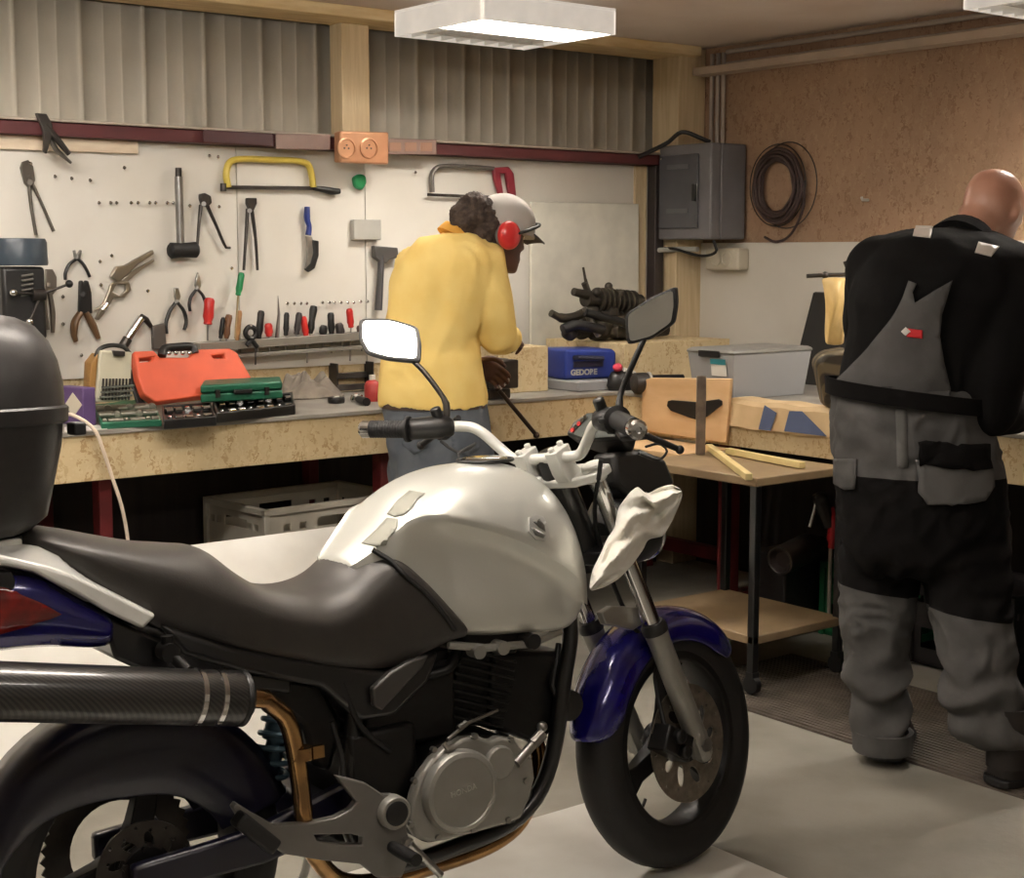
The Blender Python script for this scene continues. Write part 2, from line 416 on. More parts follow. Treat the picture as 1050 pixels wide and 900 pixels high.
# ------------------------------------------------------------------ workbenches
t = thing('workbench', 'long strand board workbench running along the tool wall', 'workbench', (1.2, 4.95, 0))
obj('worktop', MB().box((-2.0, 4.59, .905), (4.93, 5.28, .92)), grey_top, t, bevel=.002)
obj('fascia', MB().box((-2.0, 4.60, .757), (4.15, 4.625, .905)), osb_bench, t, bevel=.002)
obj('underside', MB().box((-2.0, 4.626, .87), (4.93, 5.28, .904)), osb_bench, t)
for x in (-1.9, 0.3, 1.935, 3.025, 4.86):
    b = MB(); b.box((x, 4.66, 0), (x+.045, 4.72, .87)); b.box((x, 5.18, 0), (x+.045, 5.24, .87)); 
    b.box((x, 4.72, .1 if x != 3.025 else .82), (x+.045, 5.18, .16 if x != 3.025 else .866))
    obj('leg', b, red_paint, t, bevel=.004)
t = thing('workbench', 'deep strand board workbench along the right wall in front of the bald worker', 'workbench', (4.7, 2, 0))
obj('worktop', MB().box((4.14, -1.0, .905), (5.16, 4.575, .92)), grey_top, t, bevel=.002)
obj('fascia', MB().box((4.15, -1.0, .757), (4.175, 4.575, .905)), osb_bench, t, bevel=.002)
obj('underside', MB().box((4.176, -1.0, .87), (5.16, 4.575, .904)), osb_bench, t)
for y in (-.9, 1.0, 2.2, 4.035):
    b = MB(); b.box((4.22, y, 0), (4.28, y+.06, .87)); b.box((5.05, y, 0), (5.11, y+.06, .87)); b.box((4.28, y, .1), (5.05, y+.06, .16))
    obj('leg', b, red_paint, t, bevel=.004)
# boarding below the benches, its dark colour painting in the shade there
shade_board = mat('shade_boarding', (40, 34, 32), .7, col2=(54, 46, 42), scale=4, stretch=(6, 6, .3))
setting('trim_12', MB().box((XL, 5.24, 0), (4.98, 5.26, .90)), shade_board)
setting('trim_13', MB().box((XW-.03, -1.0, 0), (XW-.012, 5.14, .90)), shade_board)
# ------------------------------------------------------------------ floor things
b = MB(); b.box((0.75, 2.08, .0005), (2.64, 2.985, .0045))
solo('white_board', b, white_melamine, 'large white board lying flat on the floor under the front wheel', 'board')
b = MB(); y0, y1 = .3, 3.66; x0, x1 = 3.55, 4.19
b.box((x0, y0, .0005), (x1, y1, .008))
n = 30
for k in range(n):
    xx = x0+.01+(x1-x0-.02)*k/n; b.box((xx, y0, .008), (xx+.013, y1, .014))
solo('ribbed_mat', b, mat('brown_rubber', (92, 82, 74), .8, col2=(70, 62, 56), scale=9), 'dark ribbed rubber mat on the floor under the right workbench', 'mat')
# leaning white board
B0, T0 = V((0.9, 3.90, .0005)), V((0.9, 4.50, .52)); e = V((1.94, 0, 0)); th = V((0, -.52, .60)).normalized()*.018
solo('leaning_board', MB().prism([B0, B0+e, T0+e, T0], th), white_melamine, 'large white panel tilted back against the crate below the bench', 'board', bevel=.002)
# crates under the bench
def crate(name, c, ang, m, label, w=.60, d=.40, h=.30, group=None, holes=True):
    ca, sa = math.cos(ang), math.sin(ang); X = V((ca, sa, 0)); Y = V((-sa, ca, 0)); c = V(c)
    t = thing(name, label, 'crate', c, group)
    P = lambda x, y, z: c+X*x+Y*y+UP*z
    b = MB(); hw, hd = w/2, d/2
    b.obox(P(0, 0, .008), X*hw, Y*hd, UP*.008)
    obj('bottom', b, m, t)
    for s in (-1, 1):
        def side(U, Nn, L, off):
            o = c+Nn*off
            r = lambda a, z: o+U*a+UP*z
            loops = [[r(-L, .0), r(L, .0), r(L, h), r(-L, h)]]
            if holes:
                q = lambda a0, a1, z0, z1: [r(a0, z0), r(a1, z0), r(a1, z1), r(a0, z1)]
                loops += [q(-.075, .075, h-.075, h-.04), q(-.75*L, -.75*L+.03, h-.075, h-.05), q(-.52*L, -.52*L+.03, h-.075, h-.05), q(.52*L, .52*L+.03, h-.075, h-.05), q(.75*L, .75*L+.03, h-.075, h-.05)]
                loops += [q(-.8*L, .8*L, .06, h*.45)]
            b = MB(); b.plate(loops, Nn*(-.006)); obj('side_panel', b, m, t)
        side(X, Y*s, hw, hd); side(Y, X*s, hd, hw)
    b = MB()
    for s in (-1, 1):
        b.obox(P(0, s*hd, h), X*(hw+.012), Y*.012, UP*.012); b.obox(P(s*hw, 0, h), Y*(hd+.012), X*.012, UP*.012)
        for q in (-1, 1): b.obox(P(s*hw, q*hd, h/2), X*.012, Y*.012, UP*(h/2))
    obj('rim', b, m, t, bevel=.003)
    return t
crate_white = mat('crate_white', (206, 200, 184), .5)
crate('storage_crate', (2.86, 4.94, .0005), math.radians(4), mat('crate_grey', (120, 116, 108), .5), 'grey crate under the bench, below the white crate', h=.25)
crate('storage_crate', (2.86, 4.94, .264), math.radians(4), crate_white, 'white plastic crate under the bench behind the tilted white panel', h=.30)
# ================================================================== MOTORCYCLE
silver_paint = mat('silver_paint', (216, 217, 210), .38, .5, coat=.5, col2=(214, 215, 208), scale=300)
white_silver = mat('white_silver_paint', (222, 222, 216), .3, .15, coat=.4, col2=(216, 216, 210), scale=40)
blue_paint = mat('blue_paint', (20, 14, 112), .22, .25, coat=1, col2=(18, 12, 100), scale=30)
navy_paint = mat('navy_paint', (8, 8, 34), .35, .1, coat=.3, col2=(6, 6, 26))
seat_vinyl = mat('seat_vinyl', (54, 51, 47), .45, col2=(49, 46, 43), scale=30, bump=.05, bscale=300)
case_plastic = mat('case_plastic', (44, 42, 41), .42, col2=(40, 38, 37), scale=60, bump=.04, bscale=250)
cast_grey = mat('cast_grey', (150, 148, 142), .42, .45, col2=(140, 138, 132), scale=14)
cast_dark = mat('cast_dark', (20, 19, 19), .45, .3, col2=(13, 12, 12), scale=14)
bronze_pipe = mat('bronze_pipe', (176, 138, 92), .22, 1, col2=(128, 100, 70), scale=14)
frame_black = mat('frame_black', (14, 14, 15), .35, coat=.4)
carbon = mat('carbon_weave', (9, 9, 9), .32, col2=(44, 42, 40), kind='wave', scale=60, detail=0, coat=.6, thr=(.4, .6))
red_lens = mat('red_lens', (150, 14, 10), .12, coat=1, col2=(96, 8, 8), scale=25)
mirror_m = mat('mirror_glass', (225, 228, 226), .2, 1, col2=(218, 222, 220))
disc_steel = mat('disc_steel', (138, 130, 118), .38, .7, col2=(112, 104, 92), scale=40)
lean = math.radians(3.5)
FA, RA = V((2.49, 2.576, .3035)), V((1.156, 2.685, .3085))
F_ = V((FA.x-RA.x, FA.y-RA.y, 0)).normalized(); l0 = UP.cross(F_); U_ = UP*math.cos(lean)+l0*math.sin(lean); L_ = U_.cross(F_)
BO = RA-U_*.303; BO.z = .005
def bl(x, y, z): return BO+F_*x+L_*y+U_*z
def BK(px, py, y): return on(px, py, BO+L_*y, L_)
az, el = 4.865, .148
SN = V((math.cos(el)*math.cos(az), math.cos(el)*math.sin(az), math.sin(el))); SFW = UP.cross(SN).normalized(); SU = SN.cross(SFW)
rk = math.radians(22); SA = SU*math.cos(rk)-SFW*math.sin(rk); SF = SU*math.sin(rk)+SFW*math.cos(rk)
def sl(n, f, a): return FA+SN*n+SF*f+SA*a
def SK(px, py, n): return on(px, py, FA+SN*n, SN)
bike = thing('motorcycle', 'silver and blue naked motorcycle with black top case in the foreground', 'motorcycle', BO, rot=Matrix((F_, L_, U_)).transposed())
# ---------------- tank
tank_tab = [(.46, .845, .77, .085, .82), (.50, .872, .74, .105, .87), (.55, .915, .715, .128, .895), (.60, .962, .69, .150, .910), (.66, .999, .672, .170, .905), (.72, 1.016, .66, .184, .888),
            (.78, 1.021, .652, .192, .866), (.84, 1.020, .648, .196, .838), (.90, 1.008, .642, .196, .800), (.95, .980, .640, .186, .765), (.99, .935, .652, .165, .735), (1.02, .875, .690, .130, .72), (1.038, .80, .735, .075, .75)]
b = MB(); rings = []
for k in range(49):
    x = .46+(1.038-.46)*k/48; zt, zb, w, zc = catmull(tank_tab, x)
    zc = min(zc, zt-.03); rec = min(1, max(0, (x-.55)/.12))*min(1, max(0, (1.0-x)/.06)); hgt = zt-zc
    half = [(0, zt), (w*.30, zt-.004), (w*.56, zt-.10*hgt-.004), (w*.80, zt-.32*hgt), (w*.95, zt-.62*hgt), (w, zc+.028), (w*1.0, zc+.008),
            (w-.030*rec, zc-.012), (w-.045*rec, zc-.034), (w-.040*rec-.005, (zc*.62+zb*.38)), (w-.022*rec-.012, zb+.045), (w*.9-.022*rec-.012, zb+.012), (w*.78-.02, zb), (0, zb)]
    rings.append([bl(x, -y, z) for y, z in half]+[bl(x, y, z) for y, z in half[-2:0:-1]])
b.loft(rings)
tank_bvh = bvh_of(b)
tank = obj('fuel_tank', b, silver_paint, bike, ang=50, sub=1)
# badge with the wing relief, filler cap, camouflage flash, lower trim
b = decal(tank_bvh, [(541, 531), (548, 528), (556, 531), (561, 540), (562, 550), (557, 555), (548, 553), (541, 545)], .003, 3)
obj('badge_ring', b, mat('badge_silver', (206, 206, 202), .3, .5), tank, solid=.005, bevel=.001)
for poly in ([(545, 535), (551, 533), (556, 539), (557, 545), (551, 541)], [(543, 541), (549, 544), (557, 549), (555, 552), (547, 549)]):
    obj('wing_emblem', decal(tank_bvh, poly, .007, 3), mat('badge_grey', (120, 120, 116), .3, .6), tank, solid=.003)
flash = [[(420, 503), (436, 506), (428, 512), (423, 520), (414, 528), (405, 530), (397, 527), (408, 513)], [(397, 531), (408, 532), (407, 541), (399, 550), (396, 559), (384, 560), (371, 557), (386, 543)]]
for poly in flash: obj('flash_decal', decal(tank_bvh, poly, .0012, 3), mat('decal_grey', (158, 158, 146), .5), tank, solid=.0006)
b = MB(); c0 = bl(.845, .0, 1.017); b.lathe(c0, U_, [(.04, 0), (.05, .003), (.052, .008), (.046, .012), (.03, .013), (.0, .013)])
obj('filler_cap', b, chrome, tank)
b = MB(); b.torus(bl(.845, 0, 1.022), U_, .062, .004, 36); obj('filler_ring', b, black_plastic, tank)
for s in (-1, 1):
    b = MB(); P = [bl(.66, s*.125, .652), bl(.74, s*.14, .636), bl(.86, s*.14, .628), bl(.95, s*.12, .64)]
    b.tube(P, .009, 8)
    for x in (.72, .78, .86): b.cyl(bl(x, s*.12, .632), bl(x, s*.155, .632), .015, seg=16)
    obj('tank_mount', b, cast_grey, bike)
b = MB(); c0 = BK(545, 657, -.15); b.cyl(c0+L_*.03, c0-L_*.012, .017, seg=18); obj('tank_plug', b, rubber, bike)
# ---------------- seat
seat_tab = [(-.20, .985, .955, .06, .95), (-.17, .978, .958, .10, .93), (-.10, .962, .935, .125, .875), (-.03, .942, .912, .132, .815), (.04, .924, .888, .136, .765), (.11, .913, .862, .140, .74), (.16, .902, .835, .144, .72),
            (.21, .858, .808, .150, .70), (.26, .822, .784, .156, .685), (.32, .803, .764, .160, .668), (.38, .803, .75, .160, .648), (.44, .822, .765, .155, .632), (.49, .858, .80, .148, .62), (.54, .864, .835, .15, .62), (.60, .815, .79, .158, .64), (.66, .745, .725, .16, .66), (.70, .69, .68, .158, .665)]
b = MB(); rings = []
for k in range(61):
    x = -.20+.90*k/60; zt, ze, w, zb = catmull(seat_tab, x)
    half = [(0, zt), (w*.35, zt-.03*(zt-ze)), (w*.65, zt-.22*(zt-ze)), (w*.86, zt-.62*(zt-ze)), (w*.97, ze), (w, ze-.16*(ze-zb)), (w*.985, ze-.4*(ze-zb)), (w*.95, ze-.75*(ze-zb)), (w*.9, zb), (w*.5, zb), (0, zb)]
    rings.append([bl(x, -y, z) for y, z in half]+[bl(x, y, z) for y, z in half[-2:0:-1]])
b.loft(rings); seat_bvh = bvh_of(b)
seat = obj('seat', b, seat_vinyl, bike, ang=60, sub=1)
P = [min((q for q in (surf(tank_bvh, x, y, .004), surf(seat_bvh, x, y, .004)) if q), key=lambda q: (q-CAM).length) for x, y in ((382, 563), (388, 567), (400, 576), (412, 587), (424, 597), (436, 607), (448, 620), (458, 633), (466, 645))]
obj('seat_trim', MB().tube(resample(P, 30), .0055, 8), black_plastic, bike)
# side cover under the seat and the grey wedge
b = MB(); b.prism([BK(x, y, -.135) for x, y in ((165, 640), (235, 662), (320, 676), (400, 690), (452, 668), (440, 700), (405, 735), (370, 740), (330, 705), (250, 690), (190, 672))], L_*.27)
obj('side_cover', b, frame_black, bike, bevel=.012, seg=3)
b = MB(); b.prism([BK(x, y, -.155) for x, y in ((383, 706), (400, 690), (420, 678), (440, 672), (434, 684), (416, 703), (392, 729), (384, 724))], L_*.02)
obj('frame_plate', b, mat('plate_grey', (74, 72, 70), .4, .4), bike, bevel=.004)
# ---------------- grab rail
rail_m = white_silver
for s in (1, -1):
    pt = lambda q, y: (lambda w: w if s == 1 else w+L_*(2*y))(BK(q[0], q[1], -y))
    T_ = linresample([pt(q, .09) for q in ((-60, 564), (0, 560), (24, 556), (58, 562), (75, 580), (91, 592), (125, 610), (158, 627))], 26)
    M_ = linresample([pt(q, .160) for q in ((-60, 574), (0, 569), (21, 575), (47, 581), (76, 590), (91, 597), (125, 613), (160, 631))], 26)
    B_ = linresample([pt(q, .162) for q in ((-60, 584), (0, 580), (9, 581), (34, 586), (47, 593), (81, 610), (113, 629), (147, 645))], 26)
    I_ = [p+L_*(s*.04) for p in B_]
    b = MB(); b.loft([[a, m, q, i] for a, m, q, i in zip(T_, M_, B_, I_)])
    obj('grab_rail', b, rail_m, bike, bevel=.006, seg=3, ang=30)
b = MB(); b.obox(bl(-.36, 0, .957), F_*.16, L_*.095, U_*.007); obj('rear_carrier', b, rail_m, bike, bevel=.004)
# ---------------- tail cowl, light, under tray
b = MB(); rings = []
up_ = linresample([BK(x, y, -.13) for x, y in ((-70, 592), (0, 586), (24, 586), (50, 594), (80, 612), (118, 633))], 18)
dn_ = linresample([BK(x, y, -.13) for x, y in ((-70, 650), (0, 672), (25, 668), (60, 666), (105, 668), (122, 662))], 18)
for k, (a, d) in enumerate(zip(up_, dn_)):
    m1, m2 = a.lerp(d, .25)-L_*.018, a.lerp(d, .6)-L_*.012
    w = [a+L_*.03, a, m1, m2, d+L_*.012, d+L_*.05]
    rings.append(w+[p+L_*(2*(.13-(p-BO).dot(L_)-.13)) for p in []]+[p-L_*(2*(p-BO).dot(L_)) for p in w[::-1]])
b.loft(rings); tail_bvh = bvh_of(b)
obj('tail_cowl', b, blue_paint, bike, ang=60, sub=1)
b = decal(tail_bvh, [(-30, 604), (2, 604), (22, 609), (42, 617), (62, 628), (50, 633), (20, 641), (-30, 655)], .006, 6)
obj('tail_light', b, red_lens, bike, solid=.012, bevel=.002)
b = MB(); b.prism([BK(x, y, -.11) for x, y in ((-40, 586), (5, 583), (9, 592), (8, 601), (-40, 603))], L_*-.045); obj('gap_block', b, black_plastic, bike, bevel=.003)  # black block standing in for the dark gap under the grab rail
b = MB(); b.prism([BK(x, y, -.115) for x, y in ((92, 622), (130, 640), (165, 655), (250, 688), (300, 695), (300, 712), (200, 700), (150, 690), (118, 676), (112, 655))], L_*.23); obj('under_tray', b, frame_black, bike, bevel=.008)
# ---------------- top case
case = None
cy = lambda x, z, w, d, n=28, p=3.2: [bl(x+math.copysign(abs(math.cos(t))**(2/p), math.cos(t))*d, math.copysign(abs(math.sin(t))**(2/p), math.sin(t))*w, z) for t in [2*pi*k/n for k in range(n)]]
b = MB(); xr = -.315
b.loft([cy(xr, z, w, d) for z, w, d in ((.965, .10, .12), (.975, .125, .145), (1.00, .15, .175), (1.06, .170, .188), (1.13, .184, .204), (1.172, .188, .208))])
case = obj('top_case', b, case_plastic, bike, ang=50)
b = MB(); b.loft([cy(xr, z, w, d) for z, w, d in ((1.168, .190, .212), (1.172, .194, .217), (1.196, .196, .219), (1.20, .192, .215))]); obj('case_band', b, case_plastic, case, ang=30)
b = MB(); b.loft([cy(xr, z, w, d) for z, w, d in ((1.198, .189, .213), (1.24, .188, .212), (1.28, .182, .205), (1.315, .170, .192), (1.343, .15, .170), (1.360, .12, .138), (1.370, .07, .09), (1.373, .02, .03))]); obj('case_lid', b, case_plastic, case, ang=50)
b = MB(); b.obox(bl(xr+.222, -.10, 1.155), F_*.012, L_*.022, U_*.012); obj('case_hinge', b, black_plastic, case, bevel=.004)
b = MB(); b.obox(bl(xr, 0, .958), F_*.12, L_*.08, U_*.01); obj('case_mount', b, black_plastic, bike, bevel=.004)
# ---------------- wheels
def wheel(name, c, n, fwd, up, R, tw, spokes, rimc, a0=0, dark=cast_dark):
    hw = tw/2
    b = MB(); rr = R*.70
    b.lathe(c-n*hw*.8, n, [(rr-.012, 0), (rr+.012, 0), (rr+.014, hw*.2), (rr-.002, hw*.35), (rr-.006, hw*.8), (rr-.002, hw*1.25), (rr+.014, hw*1.4), (rr+.012, hw*1.6), (rr-.012, hw*1.6), (rr-.02, hw*1.2), (rr-.02, hw*.4), (rr-.012, 0)], 64)
    for k in range(spokes):
        t = a0+2*pi*k/spokes; d = fwd*math.cos(t)+up*math.sin(t); q = n.cross(d)
        rings = []
        for s, w, h in ((.02, .030, .030), (.07, .024, .022), (.14, .022, .017), (rr-.03, .034, .020), (rr-.005, .05, .026)):
            o = c+d*s; rings.append([o+q*w-n*h, o+q*w+n*h, o-q*w+n*h, o-q*w-n*h])
        b.loft(rings)
    b.lathe(c-n*.045, n, [(.025, 0), (.042, 0), (.045, .012), (.038, .03), (.038, .06), (.045, .078), (.042, .09), (.025, .09)], 28)
    W = obj(name, b, dark, bike, bevel=.004)
    b = MB(); b.lathe(c, n, [(rr-.004, -hw*.72), (R*.80, -hw*.95), (R*.88, -hw), (R*.95, -hw*.82), (R*.985, -hw*.5), (R, -hw*.2), (R, hw*.2), (R*.985, hw*.5), (R*.95, hw*.82), (R*.88, hw), (R*.80, hw*.95), (rr-.004, hw*.72)], 72)
    obj('tyre', b, rubber, W, ang=50)
    b = MB(); b.cyl(c-n*.12, c+n*.12, .011, seg=14); b.cyl(c+n*.105, c+n*.125, .018, seg=6); obj('axle', b, steel, W)
    v0 = c+(fwd*math.cos(a0+.5)+up*math.sin(a0+.5))*(rr-.02)
    obj('valve', MB().cyl(v0, v0-(v0-c).normalized()*.035, .004, seg=8), black_plastic, W)
    return W
def disc(W, c, n, fwd, up, R, r, m, holes=9):
    x, y = fwd, up; loops = [circ(c, x, y, R, 72), ]
    for k in range(holes):
        t = 2*pi*k/holes; cc = c+(x*math.cos(t)+y*math.sin(t))*((R+r)*.40); u = x*math.cos(t+.5)+y*math.sin(t+.5); v = n.cross(u)
        loops.append([cc+u*(.024*R/.128*math.cos(a))+v*(.0125*R/.128*math.sin(a)) for a in [2*pi*j/12 for j in range(12)]])
    for k in range(holes*2):
        t = 2*pi*k/holes/2; rad = R*(.80+.10*(k % 2)); loops.append(circ(c+(x*math.cos(t)+y*math.sin(t))*rad, x, y, .0038, 8))
    b = MB(); b.plate(loops, n*.004); obj('brake_disc', b, m, W)
    b = MB(); b.lathe(c-n*.012, n, [(0, 0), (.048, 0), (.052, .01), (.044, .018), (0, .018)], 24)
    for k in range(5): t = 2*pi*k/5+.3; p = c+(x*math.cos(t)+y*math.sin(t))*.042; b.cyl(p, p+n*.012, .007, seg=6)
    obj('hub_carrier', b, cast_dark, W)
fw = wheel('front_wheel', FA, SN, SFW, SU, .300, .105, 3, .2, a0=math.radians(200))
disc(fw, FA+SN*.062, SN, SFW, SU, .141, .062, disc_steel)
rw = wheel('rear_wheel', RA, -L_, F_, U_, .303, .130, 3, .2, a0=math.radians(75))
disc(rw, RA-L_*.075, -L_, F_, U_, .095, .05, dark_steel)
b = MB(); n = 40; pts = []
for k in range(n*2): t = 2*pi*k/(2*n); pts.append(RA+L_*.085+(F_*math.cos(t)+U_*math.sin(t))*(.143 if k % 2 else .153))
b.plate([pts, circ(RA+L_*.085, F_, U_, .095, 30)], L_*.006); obj('sprocket', b, dark_steel, rw)
# ---------------- front fender
b = MB(); rings = []
for k in range(34):
    t = math.radians(33+(168-33)*k/33); d = SFW*math.cos(t)+SU*math.sin(t)
    e = min(1, k/5, (33-k)/4); wv = .064*(.62+.38*math.sqrt(max(0, e))); rr = .318; dep = .075*(.5+.5*min(1, e+.2))
    o = FA+d*rr
    prof = [(-wv, -dep), (-wv*1.02, -dep*.45), (-wv*.92, -.012), (-wv*.6, .006), (0, .012), (wv*.6, .006), (wv*.92, -.012), (wv*1.02, -dep*.45), (wv, -dep)]
    inn = [(y*.93, z-.004) for y, z in prof[::-1]]
    rings.append([o+SN*y+d*z for y, z in prof+inn])
b.loft(rings); fender = obj('front_fender', b, blue_paint, bike, ang=50, sub=1)
b = MB(); b.prism([SK(x, y, .075) for x, y in ((617, 628), (628, 621), (655, 622), (659, 640), (650, 646), (634, 642), (622, 640))], SN*-.02); obj('fender_brace', b, mat('brace_metal', (176, 174, 168), .3, .8), fender, bevel=.003)
# ---------------- fork
for s, nm in ((1, 'right'), (-1, 'left')):
    o = s*.098
    b = MB(); b.tube([sl(o, .0, -.045), sl(o, .0, -.03), sl(o, .0, .05), sl(o, .0, .28), sl(o, .0, .325)], [.014, .024, .027, .027, .029], 20)
    b.obox(sl(o, 0, 0), SN*.016, SF*.024, SA*.03)
    fk = obj('fork_leg', b, cast_grey, bike, bevel=.002)
    obj('stanchion', MB().cyl(sl(o, 0, .32), sl(o, 0, .73), .0195, seg=20), chrome, fk)
    obj('dust_seal', MB().lathe(sl(o, 0, .315), SA, [(.02, 0), (.031, 0), (.031, .016), (.025, .026), (.02, .026)]), black_plastic, fk)
# brake caliper and hose (behind the right leg)
b = MB(); c0 = sl(.085, -.075, .055)
b.obox(c0, SN*.028, (SF*.8+SA*.6).normalized()*.032, (SA*.8-SF*.6).normalized()*.05); b.cyl(c0+SN*.02+SA*.02, c0+SN*.045+SA*.02, .017, seg=16); b.cyl(c0+SN*.02-SA*.022, c0+SN*.045-SA*.022, .017, seg=16)
obj('brake_caliper', b, cast_dark, bike, bevel=.005)
obj('brake_hose', MB().tube(resample([c0+SA*.04, SK(672, 700, .05), SK(671, 668, .04), sl(.05, -.02, .36), sl(.05, -.01, .6), sl(.16, -.03, .78)], 20), .0055, 8), rubber, bike)
# ---------------- yokes, headlight, clocks
for a, tk in ((.52, .022), (.722, .014)):
    b = MB()
    pts = [sl(n, f, a) for n, f in ((-.13, .025), (-.13, -.025), (-.07, -.05), (.07, -.05), (.13, -.025), (.13, .025), (.06, .035), (-.06, .035))]
    b.prism(pts, SA*tk*1.6)
    if a > .6:
        for s in (-1, 1): b.cyl(sl(s*.098, 0, .715), sl(s*.098, 0, .757), .026, seg=18)
        b.cyl(sl(-.012, -.068, .73), sl(-.012, -.068, .762), .013, seg=6); b.cyl(sl(0, -.02, .74), sl(0, -.02, .756), .022, seg=20)
    yoke = obj('fork_yoke', b, white_silver if a > .6 else frame_black, bike, bevel=.005)
b = MB(); b.cyl(sl(0, -.015, .50), sl(0, -.015, .80), .034); obj('steering_head', b, frame_black, bike)
hb_c = SK(557, 470, 0); fc, ac = (hb_c-FA).dot(SF), (hb_c-FA).dot(SA)
HB = lambda n, f, a: sl(n, f, a)
pR, pL = SK(613, 432, .235), SK(460, 437, -.215)
eR, eL = SK(655, 441, .40), SK(370, 440, -.40)
for s in (-1, 1):
    b = MB(); o = s*.05
    b.loft([[sl(o+q*.02, fc-.03+.0, .80) if 0 else sl(o+q*.02, f, a) for q, f, a in ((-1, -.055, .74), (1, -.055, .74), (1, .0, .74), (-1, .0, .74))],
            [sl(o+q*.018, f, a) for q, f, a in ((-1, fc-.026, ac-.03), (1, fc-.026, ac-.03), (1, fc+.026, ac-.03), (-1, fc+.026, ac-.03))],
            [sl(o+q*.018, f, a) for q, f, a in ((-1, fc-.026, ac+.022), (1, fc-.026, ac+.022), (1, fc+.026, ac+.022), (-1, fc+.026, ac+.022))]])
    for q in (-1, 1): b.cyl(sl(o, fc+q*.017, ac+.02), sl(o, fc+q*.017, ac+.032), .008, seg=8)
    obj('riser', b, white_silver, yoke, bevel=.004)
obj('ignition_key', MB().obox(sl(.0, -.03, .765), SN*.009, SF*.006, SA*.009), red_plastic, yoke, bevel=.003)
path = [SK(462, 437, -.235), SK(483, 438, -.19), SK(495, 444, -.165), SK(510, 457, -.135), SK(523, 468, -.105), sl(-.07, fc, ac), sl(0, fc, ac), sl(.07, fc, ac), SK(594, 466, .10), SK(602, 452, .135), SK(608, 438, .18), SK(616, 430, .225)]
bars = obj('handlebar', MB().tube(resample(path, 60), .0125, 16), white_silver, bike)
for e, i, s in ((eL, SK(420, 440, -.285), -1), (eR, SK(632, 430, .285), 1)):
    d = (e-i).normalized()
    b = MB(); L = (e-i).length
    b.lathe(i, d, [(.012, 0), (.030, 0), (.031, .006), (.021, .010)]+[(.0198+.0012*(k % 2), .016+(L-.045)*k/24) for k in range(25)]+[(.021, L-.027), (.012, L-.026)], 22)
    obj('grip', b, rubber, bars)
    b = MB(); b.lathe(e, d, [(.011, -.03), (.020, -.028), (.021, -.006), (.016, 0), (.007, .001), (.006, -.004), (0, -.004)], 22); obj('bar_end', b, chrome, bars)
    q = path[0] if s < 0 else path[-1]; d2 = (i-q).normalized(); x, y = SF, SA
    b = MB()
    b.tube([q-d2*.008, q+d2*.004, q+d2*.03, i-d2*.002, i+d2*.006], [.016, .027, .03, .028, .022], 14, flat=.9)
    b.obox(q+d2*.03+SF*.012-SA*.014, SN*.016, SF*.016, SA*.02); b.obox(q+d2*.045-SF*.022+SA*.012, SN*.010, SF*.012, SA*.007)
    b.cyl(q+d2*.02+SA*.02, q+d2*.02+SA*.05, .013, seg=12)
    obj('switch_box', b, black_plastic, bars, bevel=.004)
    b = MB(); p0 = q+d2*.01+SF*.045; tip = SK(697, 461, .42) if s > 0 else sl(-.40, fc-.01, ac+.05)
    if s > 0: b.tube([q+d2*.02+SF*.02-SA*.02, SK(640, 448, .33), SK(664, 447, .39), tip], [.012, .010, .0075, .0065], 10); b.ball(tip, .0095)
    else: b.tube(resample([p0, p0.lerp(tip, .4)+SF*.03, tip+SF*.03], 12), .0075, 10); b.ball(tip+SF*.03, .0105)
    obj('lever', b, black_plastic, bars)
obj('clutch_cable', MB().tube(resample([SK(452, 452, -.24), SK(470, 464, -.2), SK(487, 455, -.15), SK(470, 470, -.12), sl(-.06, -.03, .72), sl(-.03, -.06, .55)], 24), .004, 8), rubber, bike)
obj('throttle_cable', MB().tube(resample([SK(655, 465, .28), SK(676, 471, .27), SK(684, 462, .27), SK(676, 455, .26), SK(662, 458, .25)], 18), .003, 6), rubber, bike)
# clocks
b = MB(); cen = SK(606, 436, 0); nrm = (SA*.62-SF*.78).normalized(); cq = [on(x, y, cen, nrm) for x, y in ((579, 445), (587, 432), (602, 422), (626, 420), (642, 428), (636, 450), (600, 452))]
b.loft([cq, [cen+(p-cen)*.9-nrm*.045-SA*.03 for p in cq]]); ck = obj('clock_housing', b, black_plastic, bike, bevel=.008)
b = MB(); b.prism([cen+(p-cen)*.84+nrm*.0005 for p in cq], nrm*.003); obj('clock_face', b, mat('clock_face', (86, 90, 86), .3), ck)
for k, c in enumerate((red_plastic, chrome, red_plastic, chrome, chrome)):
    p = cq[0].lerp(cen, .35)+(cq[2]-cq[0])*(.16*k+.02)*.9+nrm*.004; obj('tell_tale', MB().cyl(p, p+nrm*.004, .0055, seg=10), c, ck)
# headlight
hc = sl(.0, .13, .525); hd = (SF*.92+SA*-.12).normalized()
b = MB(); b.lathe(hc-hd*.09, hd, [(0, 0), (.045, .003), (.075, .03), (.092, .07), (.097, .105), (.097, .12), (.09, .122)], 36)
hl = obj('headlight', b, black_plastic, bike)
obj('headlight_rim', MB().torus(hc+hd*.03, hd, .096, .006, 40), chrome, hl)
obj('headlight_lens', MB().lathe(hc+hd*.028, hd, [(.092, 0), (.08, .012), (.05, .022), (0, .027)], 32), mat('lens_glass', (190, 196, 196), .08, .2, coat=1), hl)
for s in (-1, 1):
    obj('headlight_bracket', MB().tube([sl(s*.098, .02, .60), sl(s*.098, .06, .57), hc+SN*(s*.09)], .009, 8), frame_black, bike)
b = MB(); b.prism([SK(x, y, 0) for x, y in ((606, 466), (636, 462), (660, 472), (670, 496), (656, 522), (634, 522), (610, 500))], SN*.07); obj('headlight_cowl', b, black_plastic, bike, bevel=.012)
